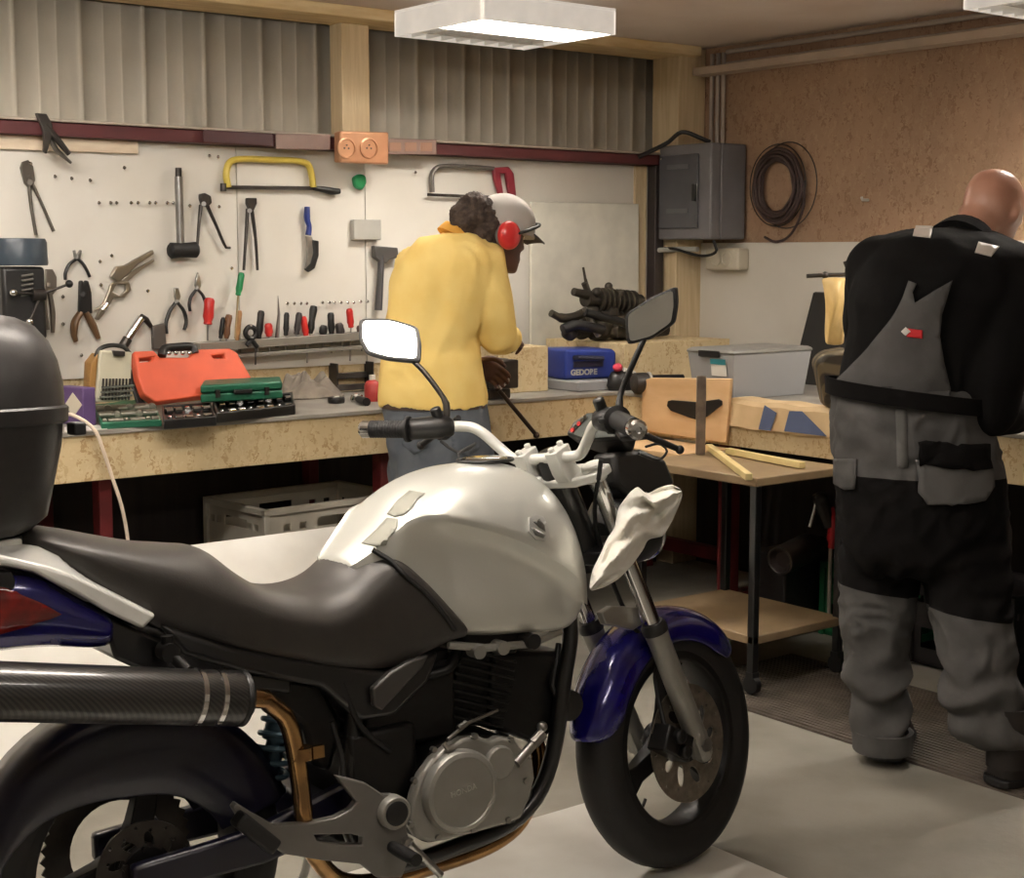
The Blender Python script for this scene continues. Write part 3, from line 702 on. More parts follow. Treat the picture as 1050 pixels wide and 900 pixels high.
# ---------------- mirrors
def mirror(poly, n, stem, nrm, label):
    c = SK(sum(p[0] for p in poly)/len(poly), sum(p[1] for p in poly)/len(poly), n)
    P = [on(x, y, c, nrm) for x, y in poly]; c = sum(P, V())/len(P)
    R = []
    for s in (1.0,):
        q = []
        for i in range(len(P)):                      # rounded corners
            a, p, d = P[i-1], P[i], P[(i+1) % len(P)]
            for t in (0, .33, .67, 1): q.append(p.lerp(a, .22)*(1-t)**2+p*(2*t*(1-t))+p.lerp(d, .22)*t*t)
        R = q
    b = MB(); b.loft([[c+(p-c)*1.0+nrm*.002 for p in R], [c+(p-c)*1.06+nrm*.001 for p in R], [c+(p-c)*1.07-nrm*.010 for p in R], [c+(p-c)*.8-nrm*.03 for p in R], [c+(p-c)*.3-nrm*.038 for p in R]])
    m = obj('mirror', b, black_plastic, bike, label=label)
    b = MB(); b.prism([c+(p-c)*.93+nrm*.0022 for p in R], nrm*.0012); obj('mirror_glass', b, mirror_m, m)
    obj('mirror_stem', MB().tube(resample(stem+[c-nrm*.022], 16), [.0085]*3+[.0065]*13, 12), black_plastic if n > 0 else dark_steel, m)
mp_ = SK(400, 350, -.36); nL = ((CAM-mp_).normalized()+(V((1.45, 2.55, 2.34))-mp_).normalized()).normalized(); nR = (SF*-.86+SN*.34+SA*.30).normalized()
mirror([(370, 328), (399, 328), (427, 336), (430, 352), (429, 370), (397, 367), (377, 361), (370, 348)], -.36, [SK(458, 428, -.24), SK(458, 416, -.24), SK(455, 408, -.245), SK(430, 376, -.30)], nL, 'left mirror, reflecting bright white')
mirror([(643, 322), (668, 306), (692, 295), (693, 312), (690, 331), (668, 346), (645, 352), (643, 338)], .33, [SK(635, 428, .25), SK(635, 414, .25), SK(637, 402, .25), SK(652, 366, .29)], nR, 'right mirror, reflecting the dim ceiling')
# ---------------- exhaust
e0, e1 = bl(.168, -.215, .634), bl(-.50, -.235, .765); d = (e1-e0).normalized(); L = (e1-e0).length
b = MB(); b.lathe(e0, d, [(.022, -.004), (.036, 0), (.049, .012), (.0515, .03), (.0515, L-.03), (.047, L), (.03, L+.002), (.03, L-.03), (0, L-.03)], 40)
ex = obj('silencer', b, carbon, bike)
for s in (.062, .102):
    b = MB(); b.lathe(e0+d*s, d, [(.0515, 0), (.0535, .001), (.0535, .010), (.0515, .011)], 40); obj('silencer_band', b, chrome, ex)
b = MB(); b.lathe(e0, d, [(.0495, .010), (.0525, .012), (.0525, .020), (.0515, .022)], 40); obj('end_ring', b, black_plastic, ex)
pp = [e0-d*-.01, e0-d*.035, BK(276, 721, -.205), BK(291, 733, -.195), BK(299, 752, -.185), BK(306, 790, -.17), BK(311, 830, -.16), BK(314, 862, -.15), bl(.40, -.12, .20), bl(.62, -.08, .17), bl(.85, -.06, .20), bl(.93, -.05, .33), bl(.90, -.04, .46)]
pipe = obj('exhaust_pipe', MB().tube(resample(pp, 60), .0185, 18), bronze_pipe, bike)
c0 = BK(309, 772, -.18); b = MB(); b.lathe(c0+U_*.012, -U_, [(.019, 0), (.0225, 0), (.0225, .024), (.019, .024)]); b.obox(c0+F_*.03-L_*.01, F_*.012, L_*.006, U_*.012); obj('pipe_clamp', b, bronze_pipe, pipe)
b = MB(); c0 = BK(172, 668, -.16); b.tube([c0+U_*.03, c0, bl(.06, -.19, .70)], .012, 10); b.cyl(c0-L_*.02, c0+L_*.02, .018); obj('silencer_hanger', b, cast_dark, bike)
# ---------------- rear hugger, swingarm, shock
b = MB(); rings = []
for k in range(26):
    t = math.radians(16+(196-16)*k/25); dd = F_*math.cos(t)+U_*math.sin(t); o = RA+dd*.316
    dg = math.degrees(t); de = catmull([(0, .14), (60, .165), (100, .165), (126, .13), (150, .075), (170, .04), (200, .03)], dg)[0]
    prof = [(-.080, -de), (-.084, -.03), (-.062, 0), (0, .006), (.062, 0), (.084, -.03), (.080, -de)]; inn = [(y*.95, z-.004) for y, z in prof[::-1]]
    rings.append([o-L_*y+dd*z for y, z in prof+inn])
b.loft(rings); obj('rear_hugger', b, navy_paint, bike, ang=50)
b = MB()
for s in (-1, 1):
    P = linresample([RA+L_*(s*.115)-F_*.04, RA+L_*(s*.115)+F_*.02, bl(.22, s*.112, .315), bl(.44, s*.10, .36)], 12)
    b.loft([[p+U_*h+L_*(s*.016), p-U_*h+L_*(s*.016), p-U_*h-L_*(s*.016), p+U_*h-L_*(s*.016)] for p, h in zip(P, [.028, .032, .033, .033, .034, .036, .038, .04, .042, .044, .046, .046])])
b.obox(bl(.36, 0, .345), F_*.03, L_*.10, U_*.035)
obj('swingarm', b, navy_paint, bike, bevel=.008)
s0, s1 = bl(.262, -.03, .36), bl(.335, -.03, .60); b = MB(); b.cyl(s0, s1, .02); b.cyl(s0.lerp(s1, .55), s0.lerp(s1, .9), .03); sk = obj('rear_shock', b, mat('shock_body', (60, 84, 100), .35, .6), bike)
x, y = basis(s1-s0); b = MB(); b.tube([s0.lerp(s1, .1+.75*k/90)+x*(.036*math.cos(k*.45))+y*(.036*math.sin(k*.45)) for k in range(91)], .006, 8); obj('shock_spring', b, mat('spring_blue', (74, 100, 116), .35, .5), sk)
# ---------------- footrest hanger
yb = -.185
outer = [(346, 796), (360, 799), (376, 803), (394, 815), (405, 815), (415, 820), (419, 834), (417, 850), (420, 862), (418, 885), (412, 900), (388, 900), (370, 886), (330, 882), (292, 876), (270, 862), (250, 846), (239, 828), (243, 823), (260, 834), (282, 846), (318, 844), (345, 838), (360, 830), (366, 822), (358, 812)]
hole1 = [(322, 856), (360, 855), (372, 858), (372, 866), (352, 866), (326, 862)]
b = MB(); b.plate([[BK(x, y, yb) for x, y in outer], [BK(x, y, yb) for x, y in hole1]], L_*.022)
hang = obj('footrest_hanger', b, mat('hanger_grey', (116, 114, 110), .42, .4, col2=(106, 104, 100)), bike, bevel=.003)
c0 = BK(405, 833, yb-.012); b = MB(); b.lathe(c0+L_*.02, -L_, [(.0, 0), (.034, 0), (.034, .024), (.031, .028), (.024, .028)], 30); obj('pivot_boss', b, cast_grey, hang)
obj('pivot_plug', MB().lathe(c0-L_*.004, -L_, [(.025, 0), (.025, .006), (.02, .008), (0, .006)], 28), rubber, hang)
b = MB(); a0, a1 = BK(243, 838, yb-.03), BK(281, 868, yb-.03); dd = (a1-a0).normalized(); x = dd.cross(L_)
b.obox(a0.lerp(a1, .5), dd*((a1-a0).length*.5), x*.016, L_*.02); obj('pillion_peg', b, rubber, hang, bevel=.007, seg=3)
b = MB(); p0 = BK(402, 868, -.20); b.tube([p0, p0-L_*.03, p0-L_*.10], [.012, .014, .013], 12); obj('rider_peg', b, rubber, hang)
b = MB(); P = [BK(x, y, -.20) for x, y in ((420, 865), (440, 885), (452, 897))]; b.tube(P, .008, 8); b.tube([P[0], P[0]+L_*.03], .012, 8); obj('brake_pedal', b, steel, hang)
# ---------------- frame and engine
b = MB()
for s in (-1, 1):
    b.tube(resample([bl(.965, s*.03, .92), bl(.985, s*.06, .78), bl(.995, s*.095, .64), bl(.965, s*.105, .52), bl(.935, s*.105, .38), bl(.89, s*.105, .285), bl(.82, s*.105, .235), bl(.68, s*.105, .21), bl(.50, s*.105, .205), bl(.44, s*.10, .26), bl(.42, s*.10, .36), bl(.45, s*.10, .55), bl(.48, s*.09, .70)], 60), .0185, 12)
    b.tube(resample([bl(.93, s*.035, .86), bl(.80, s*.07, .74), bl(.60, s*.09, .68), bl(.42, s*.10, .66), bl(.1, s*.10, .74), bl(-.2, s*.08, .85)], 40), .0165, 10)
b.cyl(bl(.975, 0, .80), bl(.915, 0, .98), .035)
obj('frame', b, frame_black, bike)
b = MB(); x0 = bl(.66, 0, .36)
b.prism([BK(x, y, -.135) for x, y in ((418, 832), (428, 790), (450, 765), (478, 752), (520, 756), (545, 775), (548, 815), (530, 845), (440, 866), (422, 856))], L_*.27)
b.obox(bl(.50, 0, .40), F_*.08, L_*.12, U_*.10); b.obox(bl(.58, 0, .53), F_*.11, L_*.10, U_*.085)
b.prism([BK(x, y, -.085) for x, y in ((505, 668), (583, 668), (580, 705), (572, 742), (560, 758), (545, 762), (522, 752), (500, 748))], L_*.17)
b.prism([BK(x, y, -.08) for x, y in ((236, 688), (330, 700), (352, 742), (340, 792), (322, 786), (312, 745), (284, 722), (256, 716))], L_*.16)
eng = obj('engine', b, cast_dark, bike, bevel=.012)
ax = (U_*.94+F_*.34).normalized(); fx = ax.cross(L_).normalized(); b = MB()
for k in range(9):
    c = bl(.735, 0, .47)+ax*(.018*k); w = .078 if k < 7 else .07
    b.obox(c, fx*w, L_*.095, ax*.0035)
b.obox(bl(.735, 0, .47)+ax*.075, fx*.06, L_*.075, ax*.085)
obj('cylinder', b, cast_dark, eng, bevel=.0015)
b = MB(); b.obox(bl(.735, 0, .47)+ax*.185, fx*.075, L_*.085, ax*.03); obj('cylinder_head', b, cast_dark, eng, bevel=.012)
yc = -.138
cov = [(413, 832), (417, 812), (425, 791), (437, 775), (452, 763), (468, 754), (484, 752), (497, 757), (506, 752), (520, 755), (530, 768), (539, 775), (541, 795), (536, 815), (527, 836), (512, 841), (482, 850), (450, 858), (434, 860), (421, 856), (415, 846)]
b = MB(); b.prism([BK(x, y, yc) for x, y in cov], -L_*.03)
ec = obj('crankcase_cover', b, cast_grey, eng, bevel=.008, seg=3)
c0 = BK(470, 810, yc-.03); b = MB(); b.lathe(c0+L_*.01, -L_, [(.088, 0), (.088, .022), (.083, .030), (.074, .033), (.072, .030), (0, .031)], 48); clutch = obj('clutch_cover', b, cast_grey, eng)
clutch_face = c0-L_*.0215
c1 = BK(511, 781, yc-.03); b = MB(); b.lathe(c1+L_*.01, -L_, [(.036, 0), (.036, .018), (.032, .022), (0, .022)], 30); obj('filter_cover', b, cast_grey, eng)
for x, y in ((420, 845), (424, 800), (444, 768), (486, 754), (523, 758), (538, 800), (520, 840), (484, 850), (448, 858)):
    p = BK(x, y, yc-.028); obj('cover_bolt', MB().cyl(p+L_*.004, p-L_*.008, .0065, seg=6), steel, eng)
tx = bpy.data.curves.new('lettering', 'FONT'); tx.body = 'HONDA'; tx.size = .017; tx.extrude = .0012; tx.align_x = 'CENTER'; tx.align_y = 'CENTER'
to = bpy.data.objects.new('t', tx); COL.objects.link(to); bpy.context.view_layer.update(); tm = bpy.data.meshes.new_from_object(to.evaluated_get(bpy.context.evaluated_depsgraph_get())); bpy.data.objects.remove(to)
dr = (F_*.99+U_*.13).normalized(); tm.transform(Matrix.Translation(clutch_face-L_*.0005+U_*.004) @ Matrix((dr, -L_.cross(dr), -L_)).transposed().to_4x4())
obj('lettering', MB().add(tm), mat('letter_grey', (186, 184, 178), .35, .5), eng)
b = MB(); b.tube([BK(455, 762, -.17), BK(459, 768, -.175), BK(466, 766, -.175)], .006, 8); b.tube([BK(459, 758, -.165), BK(478, 742, -.15), BK(510, 728, -.12)], .004, 8); b.cyl(BK(470, 747, -.157), BK(478, 741, -.152), .007, seg=8); obj('clutch_arm', b, steel, eng)
b = MB(); b.cyl(BK(529, 783, -.17), BK(548, 761, -.16), .0105, seg=14); b.cyl(BK(546, 763, -.161), BK(556, 752, -.155), .013, seg=8); b.ball(BK(556, 745, -.15), .012); obj('oil_fitting', b, steel, eng)
b = MB(); c0 = BK(574, 724, -.10); b.lathe(c0+F_*.02, -L_, [(.0, -.02), (.03, -.015), (.036, 0), (.034, .014), (.012, .018), (0, .018)], 26); b.tube([c0, c0+U_*.05-F_*.02, bl(.98, -.07, .60)], .007, 8); obj('horn', b, black_plastic, bike)
b = MB(); b.tube(resample([bl(.60, -.10, .59), bl(.66, -.12, .60), bl(.70, -.09, .63)], 8), .012, 10); b.obox(bl(.63, -.03, .60), F_*.05, L_*.06, U_*.035); obj('carburettor', b, cast_dark, bike, bevel=.006)
b = MB(); b.tube(resample([BK(340, 740, -.12), BK(350, 775, -.13), BK(352, 800, -.14)], 10), .006, 8); b.tube(resample([BK(350, 700, -.13), BK(370, 745, -.13), BK(400, 770, -.12)], 10), .007, 8); obj('brake_hose', b, rubber, bike)
b = MB(); b.tube([bl(.43, .10, .22), bl(.46, .20, .12), bl(.47, .28, .034)], .010, 10); b.obox(bl(.47, .29, .026), F_*.02, L_*.012, U_*.005); obj('side_stand', b, cast_grey, bike)
# ---------------- white rag over the headlight
ragp = [(604, 600), (607, 585), (616, 567), (622, 553), (630, 541), (634, 520), (646, 504), (654, 498), (662, 507), (670, 503), (686, 496), (697, 499), (699, 511), (692, 527), (683, 545), (670, 548), (660, 561), (648, 578), (634, 592), (620, 601), (610, 606)]
m = len(ragp); b = MB(); rings = []
pl = lambda q, n: SK(q[0], q[1], n)
cx, cyy = 650, 550
c0 = V((648, 556))
def rag_ax(t):                                     # spine of the cloth from its lower left tail over the lamp to the upper right lobe
    return V(catmull([(0, 606, 602), (.2, 618, 585), (.4, 634, 560), (.6, 650, 535), (.8, 672, 522), (1, 698, 508)], t))
edgeA = linresample([V((p[0], p[1], 0)) for p in [(604, 602), (607, 585), (616, 567), (622, 553), (630, 541), (634, 520), (646, 504), (654, 498), (663, 507), (675, 500), (688, 496), (698, 501)]], 34)
edgeB = linresample([V((p[0], p[1], 0)) for p in [(606, 606), (620, 602), (634, 594), (648, 580), (660, 563), (664, 553), (680, 550), (689, 535), (699, 512), (700, 506)]], 34)
def ragpt(i, j, back):
    a, d = edgeA[i], edgeB[i]; t = j/16; p = a.lerp(d, t); u = i/33; q = V((u*5, t*2.4, 2.3))
    ridge = 1-abs(noise.noise(q*1.3))*2.4
    n = .150+.055*math.sin(pi*t)*(.75+.25*math.sin(6*u))+.034*ridge*math.sin(pi*min(1, max(0, t*.9+.05)))+.016*math.sin(14*t-9*u+3*math.sin(5*u))+.02*math.exp(-((u-.78)**2+(t-.35)**2)/.02)-.05*math.exp(-((u-.72)**2+(t-.62)**2)/.008)
    return SK(p.x, p.y, n-(.010 if back else 0))
R1 = [[ragpt(i, j, 0) for j in range(17)]+[ragpt(i, j, 1) for j in range(16, -1, -1)] for i in range(34)]
b.loft(R1)
solo('cloth_rag', b, mat('rag_white', (242, 240, 232), .85, col2=(226, 220, 206), scale=9, bump=.2, bscale=60), 'crumpled white rag draped over the motorcycle headlight', 'rag', sub=1, ang=80)
# ================================================================== tools and fittings on the tool wall
TB_ = .9207
WF = 5.272                                             # front of the white tool boards
def wp(x, y, off=.012): return PY(x, y, WF-off)
WN = V((0, -1, 0))
def wt(pts, r, off=.012, seg=8, flat=1): return [[wp(x, y, off) for x, y in pts], r, seg, flat]
def wtube(b, pts, r, off=.012, seg=8, flat=1, n=0):
    P = [wp(x, y, off) for x, y in pts]
    if n: P = resample(P, n)
    if isinstance(r, (list, tuple)) and len(r) != len(P):
        q = r; r = [q[min(len(q)-1, int(k/(len(P)-1)*(len(q)-1)))]*(1-((k/(len(P)-1)*(len(q)-1)) % 1))+q[min(len(q)-1, int(k/(len(P)-1)*(len(q)-1))+1)]*((k/(len(P)-1)*(len(q)-1)) % 1) for k in range(len(P))]
    return b.tube(P, r, seg, flat=flat)
def wpoly(b, pts, th, off=.006): return b.prism([wp(x, y, off) for x, y in pts], WN*th)
def base(x, y, off=.02): return wp(x, y, off)
# screws the tools hang on
SCREWS = [(55, 181), (72, 183), (91, 185), (126, 172), (100, 208), (112, 208), (118, 208), (133, 208), (140, 208), (152, 208), (158, 208), (170, 208), (176, 208), (193, 211), (223, 212), (113, 262), (101, 268), (102, 292), (150, 298), (63, 304), (63, 332), (82, 364), (236, 275), (213, 160), (222, 161),
          (293, 311), (300, 311), (307, 311), (313, 311), (329, 310), (336, 310), (341, 310), (348, 310), (355, 310), (361, 310), (368, 309), (375, 309), (30, 168), (424, 177)]
def screw(x, y):
    p = PY(x, y, WF); t = MB(); t.lathe(p, WN, [(.0022, 0), (.0022, .012), (.0062, .014), (.0066, .016), (.004, .019), (0, .0195)], 10)
    return t
s0 = None
for k, (x, y) in enumerate(SCREWS):
    if s0 is None:
        s0 = solo('wall_screw', screw(x, y), chrome, 'small steel hanging screw driven into the white tool wall', 'screw', 'hanging screws in the tool wall'); q0 = PY(x, y, WF); l0_ = s0.location.copy()
    else: dup(s0, l0_+(PY(x, y, WF)-q0))
# 1 batten and the spring tongs over the purlin
b = MB(); wpoly(b, [(-30, 136), (140, 145), (140, 158), (-30, 152)], .016, .001); solo('wooden_batten', b, mat('batten_cream', (222, 206, 182), .6, col2=(206, 186, 160), stretch=(1, 6, 6)), 'pale wooden batten fixed level along the top of the tool wall', 'batten', bevel=.003)
t = thing('hanging_tongs', 'dark steel tongs hanging over the maroon rail at the left', 'tongs', PY(50, 165, 5.17))
T5 = lambda x, y, o=0: PY(x, y, 5.172-o)
b = MB(); b.prism([T5(35, 116), T5(46, 117), T5(52, 128), T5(52, 140), T5(46, 158), T5(43, 155), T5(43, 135)], WN*.018); obj('jaw', b, dark_steel, t, bevel=.003)
obj('handle', MB().tube([T5(46, 128, .01), T5(58, 142, .01), T5(71, 158, .01)], [.010, .013, .009], 8), dark_steel, t); obj('handle', MB().tube([T5(46, 134, .0), T5(58, 154, .0), T5(73, 167, .0)], [.010, .010, .005], 8), mat('tong_steel', (110, 106, 100), .35, .8), t)
# generic pliers: two jaw halves crossing at a rivet, two handles
def pliers(name, label, cat, jaw, pivot, h1, h2, jw, hr, hm, jm=dark_steel, grip=None, group=None):
    xs = [p[0] for p in h1+h2+jaw]; ys = [p[1] for p in h1+h2+jaw]
    t = thing(name, label, cat, base(sum(xs)/len(xs), max(ys)), group)
    b = MB(); wpoly(b, jaw, .012, .004); b.cyl(wp(*pivot, .003), wp(*pivot, .022), jw); obj('jaws', b, jm, t, bevel=.002)
    for h in (h1, h2): obj('handle', wtube(MB(), h, hr, .012, 8, .8, 14), hm, t)
    return t
pliers('water_pump_pliers', 'long grey water pump pliers hanging at the top left of the tool wall', 'pliers', [(20, 172), (22, 166), (28, 164), (33, 171), (35, 185), (30, 194), (24, 188)], (31, 187), [(30, 190), (32, 212), (37, 241)], [(29, 180), (41, 205), (55, 237)], .011, [.009, .007, .008], mat('plier_grey', (104, 98, 90), .4, .7), mat('plier_grey', (104, 98, 90)))
pliers('circlip_pliers', 'small black-handled circlip pliers above the black and tan nippers', 'pliers', [(74, 257), (76, 256), (78, 262), (81, 256), (83, 257), (81, 266), (76, 266)], (79, 264), [(79, 265), (71, 271), (67, 280), (67, 287)], [(79, 265), (84, 269), (89, 277), (92, 284)], .007, [.007, .008, .007], black_plastic, steel)
t = pliers('locking_pliers', 'dull grey locking pliers hanging behind the drill press handle', 'pliers', [(46, 276), (53, 276), (57, 284), (57, 298), (50, 305), (46, 298)], (50, 292), [(51, 300), (54, 320), (54, 341)], [(46, 300), (46, 318), (49, 338)], .009, [.011, .012, .009], mat('plier_dull', (122, 114, 104), .4, .6), mat('plier_dull', (122, 114, 104)))
t = thing('nippers', 'black and tan nippers hanging head up beside the drill press', 'nippers', base(88, 350))
b = MB(); wpoly(b, [(80, 288), (83, 287), (84, 291), (86, 287), (89, 288), (92, 300), (93, 321), (79, 321)], .02); b.cyl(wp(85, 302, .004), wp(85, 302, .032), .012); obj('jaws', b, black_plastic, t, bevel=.004)
for h in ([(83, 320), (77, 330), (76, 343), (78, 350)], [(88, 320), (94, 331), (101, 347)]): obj('handle', wtube(MB(), h, [.016, .02, .012], .014, 10, .7, 12), mat('tan_grip', (118, 88, 58), .5, col2=(96, 70, 46)), t)
def chain_vise(name, label, pts):
    t = thing(name, label, 'pliers', base(125, 325)); return t
t = thing('locking_pliers', 'big bright locking pliers hanging slanted with open jaws', 'pliers', base(125, 325))
lp_m = mat('plier_nickel', (168, 160, 146), .3, .85)
b = MB(); b.plate([[wp(x, y, .005) for x, y in ((96, 327), (104, 312), (109, 300), (112, 291), (122, 286), (131, 289), (133, 297), (126, 305), (115, 305), (108, 318), (100, 328))], [wp(x, y, .005) for x, y in ((114, 299), (118, 291), (127, 292), (127, 298), (122, 303))]], WN*.016); obj('handle', b, lp_m, t, bevel=.003)
b = MB(); wpoly(b, [(111, 284), (117, 273), (126, 272), (136, 266), (155, 256), (156, 260), (141, 270), (128, 282), (120, 289)], .02); obj('jaw', b, lp_m, t, bevel=.004)
b = MB(); wpoly(b, [(122, 288), (132, 279), (157, 265), (157, 268), (147, 274), (136, 283), (127, 291)], .014); obj('jaw', b, lp_m, t, bevel=.003)
obj('lever', wtube(MB(), [(113, 304), (104, 314), (97, 318)], [.006, .006, .004], .014), lp_m, t); b = MB(); b.cyl(wp(105, 318, .016), wp(110, 311, .016), .011); obj('adjusting_screw', b, chrome, t)
t = thing('tap_wrench', 'short chrome wrench with black jaw hanging above the open tool case', 'wrench', base(140, 355))
obj('handle', wtube(MB(), [(128, 351), (145, 326)], .016, .016, 12), chrome, t); obj('collar', wtube(MB(), [(126, 355), (131, 347)], .018, .016, 12), dark_steel, t); obj('jaw', wtube(MB(), [(144, 325), (150, 328), (155, 335)], [.014, .012, .008], .016, 10), dark_steel, t)
b = MB(); wpoly(b, [(154, 334), (167, 331), (169, 358), (155, 358)], .02, .002); solo('steel_wedge', b, mat('wedge_grey', (104, 100, 96), .45, .6), 'grey steel block hanging beside the short chrome wrench', 'block', bevel=.004)
# mallet
t = thing('rubber_mallet', 'rubber mallet with steel shaft hanging head down on the tool wall', 'mallet', base(188, 265))
obj('shaft', wtube(MB(), [(183, 181), (185, 250)], .015, .03, 14), steel, t); b = MB(); b.cyl(wp(183, 172, .03), wp(183, 182, .03), .012); obj('shaft_end', b, dark_steel, t)
b = MB(); a0, a1 = wp(173, 257, .035), wp(203, 256, .035); d = (a1-a0).normalized(); L = (a1-a0).length; b.lathe(a0, d, [(0, 0), (.022, .002), (.030, .010), (.028, L*.35), (.028, L*.65), (.030, L-.010), (.022, L-.002), (0, L)], 20); obj('head', b, rubber, t)
# end nippers
def nips(label, head, piv, h1, h2, extra=None):
    t = thing('end_nippers', label, 'nippers', base(piv[0], h1[-1][1]), 'end nippers on the tool wall')
    b = MB(); wpoly(b, head, .022); obj('jaws', b, dark_steel, t, bevel=.004); b = MB(); b.cyl(wp(*piv, .004), wp(*piv, .034), .009); obj('rivet', b, steel, t)
    for h in (h1, h2): obj('handle', wtube(MB(), h, [.010, .008, .007], .016, 8, .7, 12), dark_steel, t)
nips('end nippers with handles spread wide, hanging right of the rubber mallet', [(203, 199), (208, 198), (214, 201), (215, 208), (210, 213), (205, 210), (203, 204)], (209, 209), [(206, 210), (204, 230), (202, 256)], [(212, 210), (222, 232), (232, 254), (236, 254)])
nips('end nippers with handles nearly closed, hanging below the yellow hacksaw', [(251, 203), (261, 203), (261, 209), (258, 216), (254, 216), (251, 209)], (256, 216), [(254, 214), (252, 245), (250, 277)], [(258, 214), (262, 245), (264, 277)])
pliers('combination_pliers', 'black-handled pliers hanging above the orange tool case', 'pliers', [(178, 295), (182, 295), (184, 304), (181, 312), (178, 304)], (181, 309), [(180, 310), (174, 319), (170, 332), (171, 342)], [(182, 310), (188, 318), (191, 329), (189, 338)], .008, [.008, .009, .008], black_plastic, steel)
pliers('combination_pliers', 'smaller black-handled pliers hanging next to the red screwdriver', 'pliers', [(200, 285), (202, 279), (204, 285), (205, 293), (202, 298), (199, 293)], (202, 295), [(201, 297), (196, 304), (194, 312), (195, 319)], [(203, 297), (208, 303), (211, 312), (210, 318)], .008, [.007, .008, .007], black_plastic, steel)
# hacksaws
t = thing('hacksaw', 'yellow-framed hacksaw hanging level on the tool wall', 'hacksaw', base(290, 198))
obj('frame', wtube(MB(), [(234, 192), (232, 178), (236, 166), (250, 163), (280, 164), (305, 165), (316, 169), (320, 182), (321, 192)], [.016]*9, .02, 10, .8, 40), yellow_paint, t)
b = MB(); wpoly(b, [(228, 190), (322, 191), (322, 195), (228, 194)], .004, .018); obj('blade', b, dark_steel, t); b = MB(); b.cyl(wp(229, 188, .02), wp(229, 196, .02), .012); obj('wing_nut', b, dark_steel, t)
obj('handle', wtube(MB(), [(322, 193), (330, 194), (340, 196), (348, 196)], [.010, .014, .017, .012], .02, 12, .9, 12), black_plastic, t)
t = thing('hacksaw', 'grey-framed hacksaw with red handle hanging above the man in yellow', 'hacksaw', base(485, 205))
obj('frame', wtube(MB(), [(443, 197), (443, 178), (450, 171), (480, 171), (506, 173)], [.014]*5, .02, 10, .7, 30), mat('saw_grey', (110, 104, 98), .45, .4), t)
b = MB(); b.plate([[wp(x, y, .012) for x, y in ((503, 172), (519, 171), (524, 178), (527, 204), (521, 208), (511, 204), (505, 185))], [wp(x, y, .012) for x, y in ((510, 178), (516, 178), (520, 200), (514, 202))]], WN*.022); obj('handle', b, mat('saw_red', (132, 38, 50), .5), t, bevel=.005)
b = MB(); wpoly(b, [(438, 198), (512, 201), (512, 204), (438, 201)], .004, .018); obj('blade', b, dark_steel, t)
# knife, green cap, grey box, hatchet
t = thing('pruning_knife', 'curved pruning knife with blue handle and black sheath on the wall', 'knife', base(318, 278))
obj('handle', wtube(MB(), [(315, 212), (315, 225), (317, 232), (316, 241)], [.013, .015, .012, .014], .02, 12, .8, 16), blue_plastic, t); b = MB(); wpoly(b, [(313, 242), (319, 243), (322, 250), (323, 262), (319, 276), (312, 276), (314, 268), (315, 255)], .006, .014); obj('blade', b, steel, t)
b = MB(); wpoly(b, [(319, 246), (325, 247), (325, 262), (321, 275), (315, 279), (311, 276), (317, 270), (320, 259)], .016, .010); obj('sheath', b, black_plastic, t, bevel=.003)
b = MB(); wpoly(b, [(359, 182), (366, 178), (372, 180), (373, 188), (368, 196), (361, 192)], .03, .001); solo('plastic_lump', b, green_plastic, 'small green plastic lump stuck high on the tool wall', 'plastic', bevel=.012, seg=4)
b = MB(); wpoly(b, [(359, 225), (387, 225), (387, 246), (359, 246)], .03, .001); t_ = solo('junction_box', b, grey_plastic, 'plain grey junction box on the white tool wall', 'box', bevel=.004)
t = thing('hatchet', 'dark hatchet hanging head up beside the man in yellow', 'hatchet', base(391, 320))
b = MB(); wpoly(b, [(380, 252), (404, 254), (405, 264), (396, 266), (392, 270), (386, 268), (381, 264)], .03); obj('head', b, mat('axe_grey', (92, 90, 88), .45, .6), t, bevel=.004); obj('handle', wtube(MB(), [(391, 262), (390, 285), (388, 318)], [.015, .017, .019], .025, 12, .75, 10), mat('axe_handle', (70, 68, 70), .5), t)
# sockets and blank boxes on the maroon rail
R5 = lambda x, y, o=0: PY(x, y, 5.188-o)
t = thing('socket_outlet', 'copper-coloured double wall socket on the timber post', 'socket', R5(367, 168))
b = MB(); b.prism([R5(342, 135), R5(392, 136), R5(392, 169), R5(342, 167)], WN*.05); obj('cover', b, copper_m, t, bevel=.008, seg=3)
for x in (355, 378):
    c = R5(x, 152, .05); b = MB(); b.lathe(c, WN, [(.034, 0), (.042, .001), (.042, .006), (.036, .008), (.034, .002), (0, .002)], 28); k = obj('socket_ring', b, copper_m, t)
    b = MB(); b.cyl(c+V((-.01, -.002, 0)), c+V((-.01, -.004, 0)), .0035); b.cyl(c+V((.01, -.002, 0)), c+V((.01, -.004, 0)), .0035); b.cyl(c+V((0, -.002, .012)), c+V((0, -.008, .012)), .0025); obj('socket_holes', b, dark_steel, k)
for (x0, x1, y0, lab) in ((282, 338, 137, 'flat grey blank plate on the maroon rail, left of the copper socket'), (397, 447, 142, 'flat brownish switch plate on the maroon rail, right of the copper socket')):
    t = thing('switch_plate', lab, 'switch', R5((x0+x1)/2, y0+18)); b = MB(); b.prism([R5(x0, y0), R5(x1, y0+1), R5(x1, y0+17), R5(x0, y0+16)], WN*.008); obj('cover', b, mat('plate_taupe', (134, 112, 104), .4, col2=(120, 98, 92)), t, bevel=.005)
    if x0 > 300:
        for x in (405, 421, 437): b = MB(); b.prism([R5(x-6, y0+4, .008), R5(x+6, y0+4, .008), R5(x+6, y0+13, .008), R5(x-6, y0+13, .008)], WN*.003); obj('rocker', b, mat('rocker_tan', (152, 116, 96), .4), t, bevel=.002)
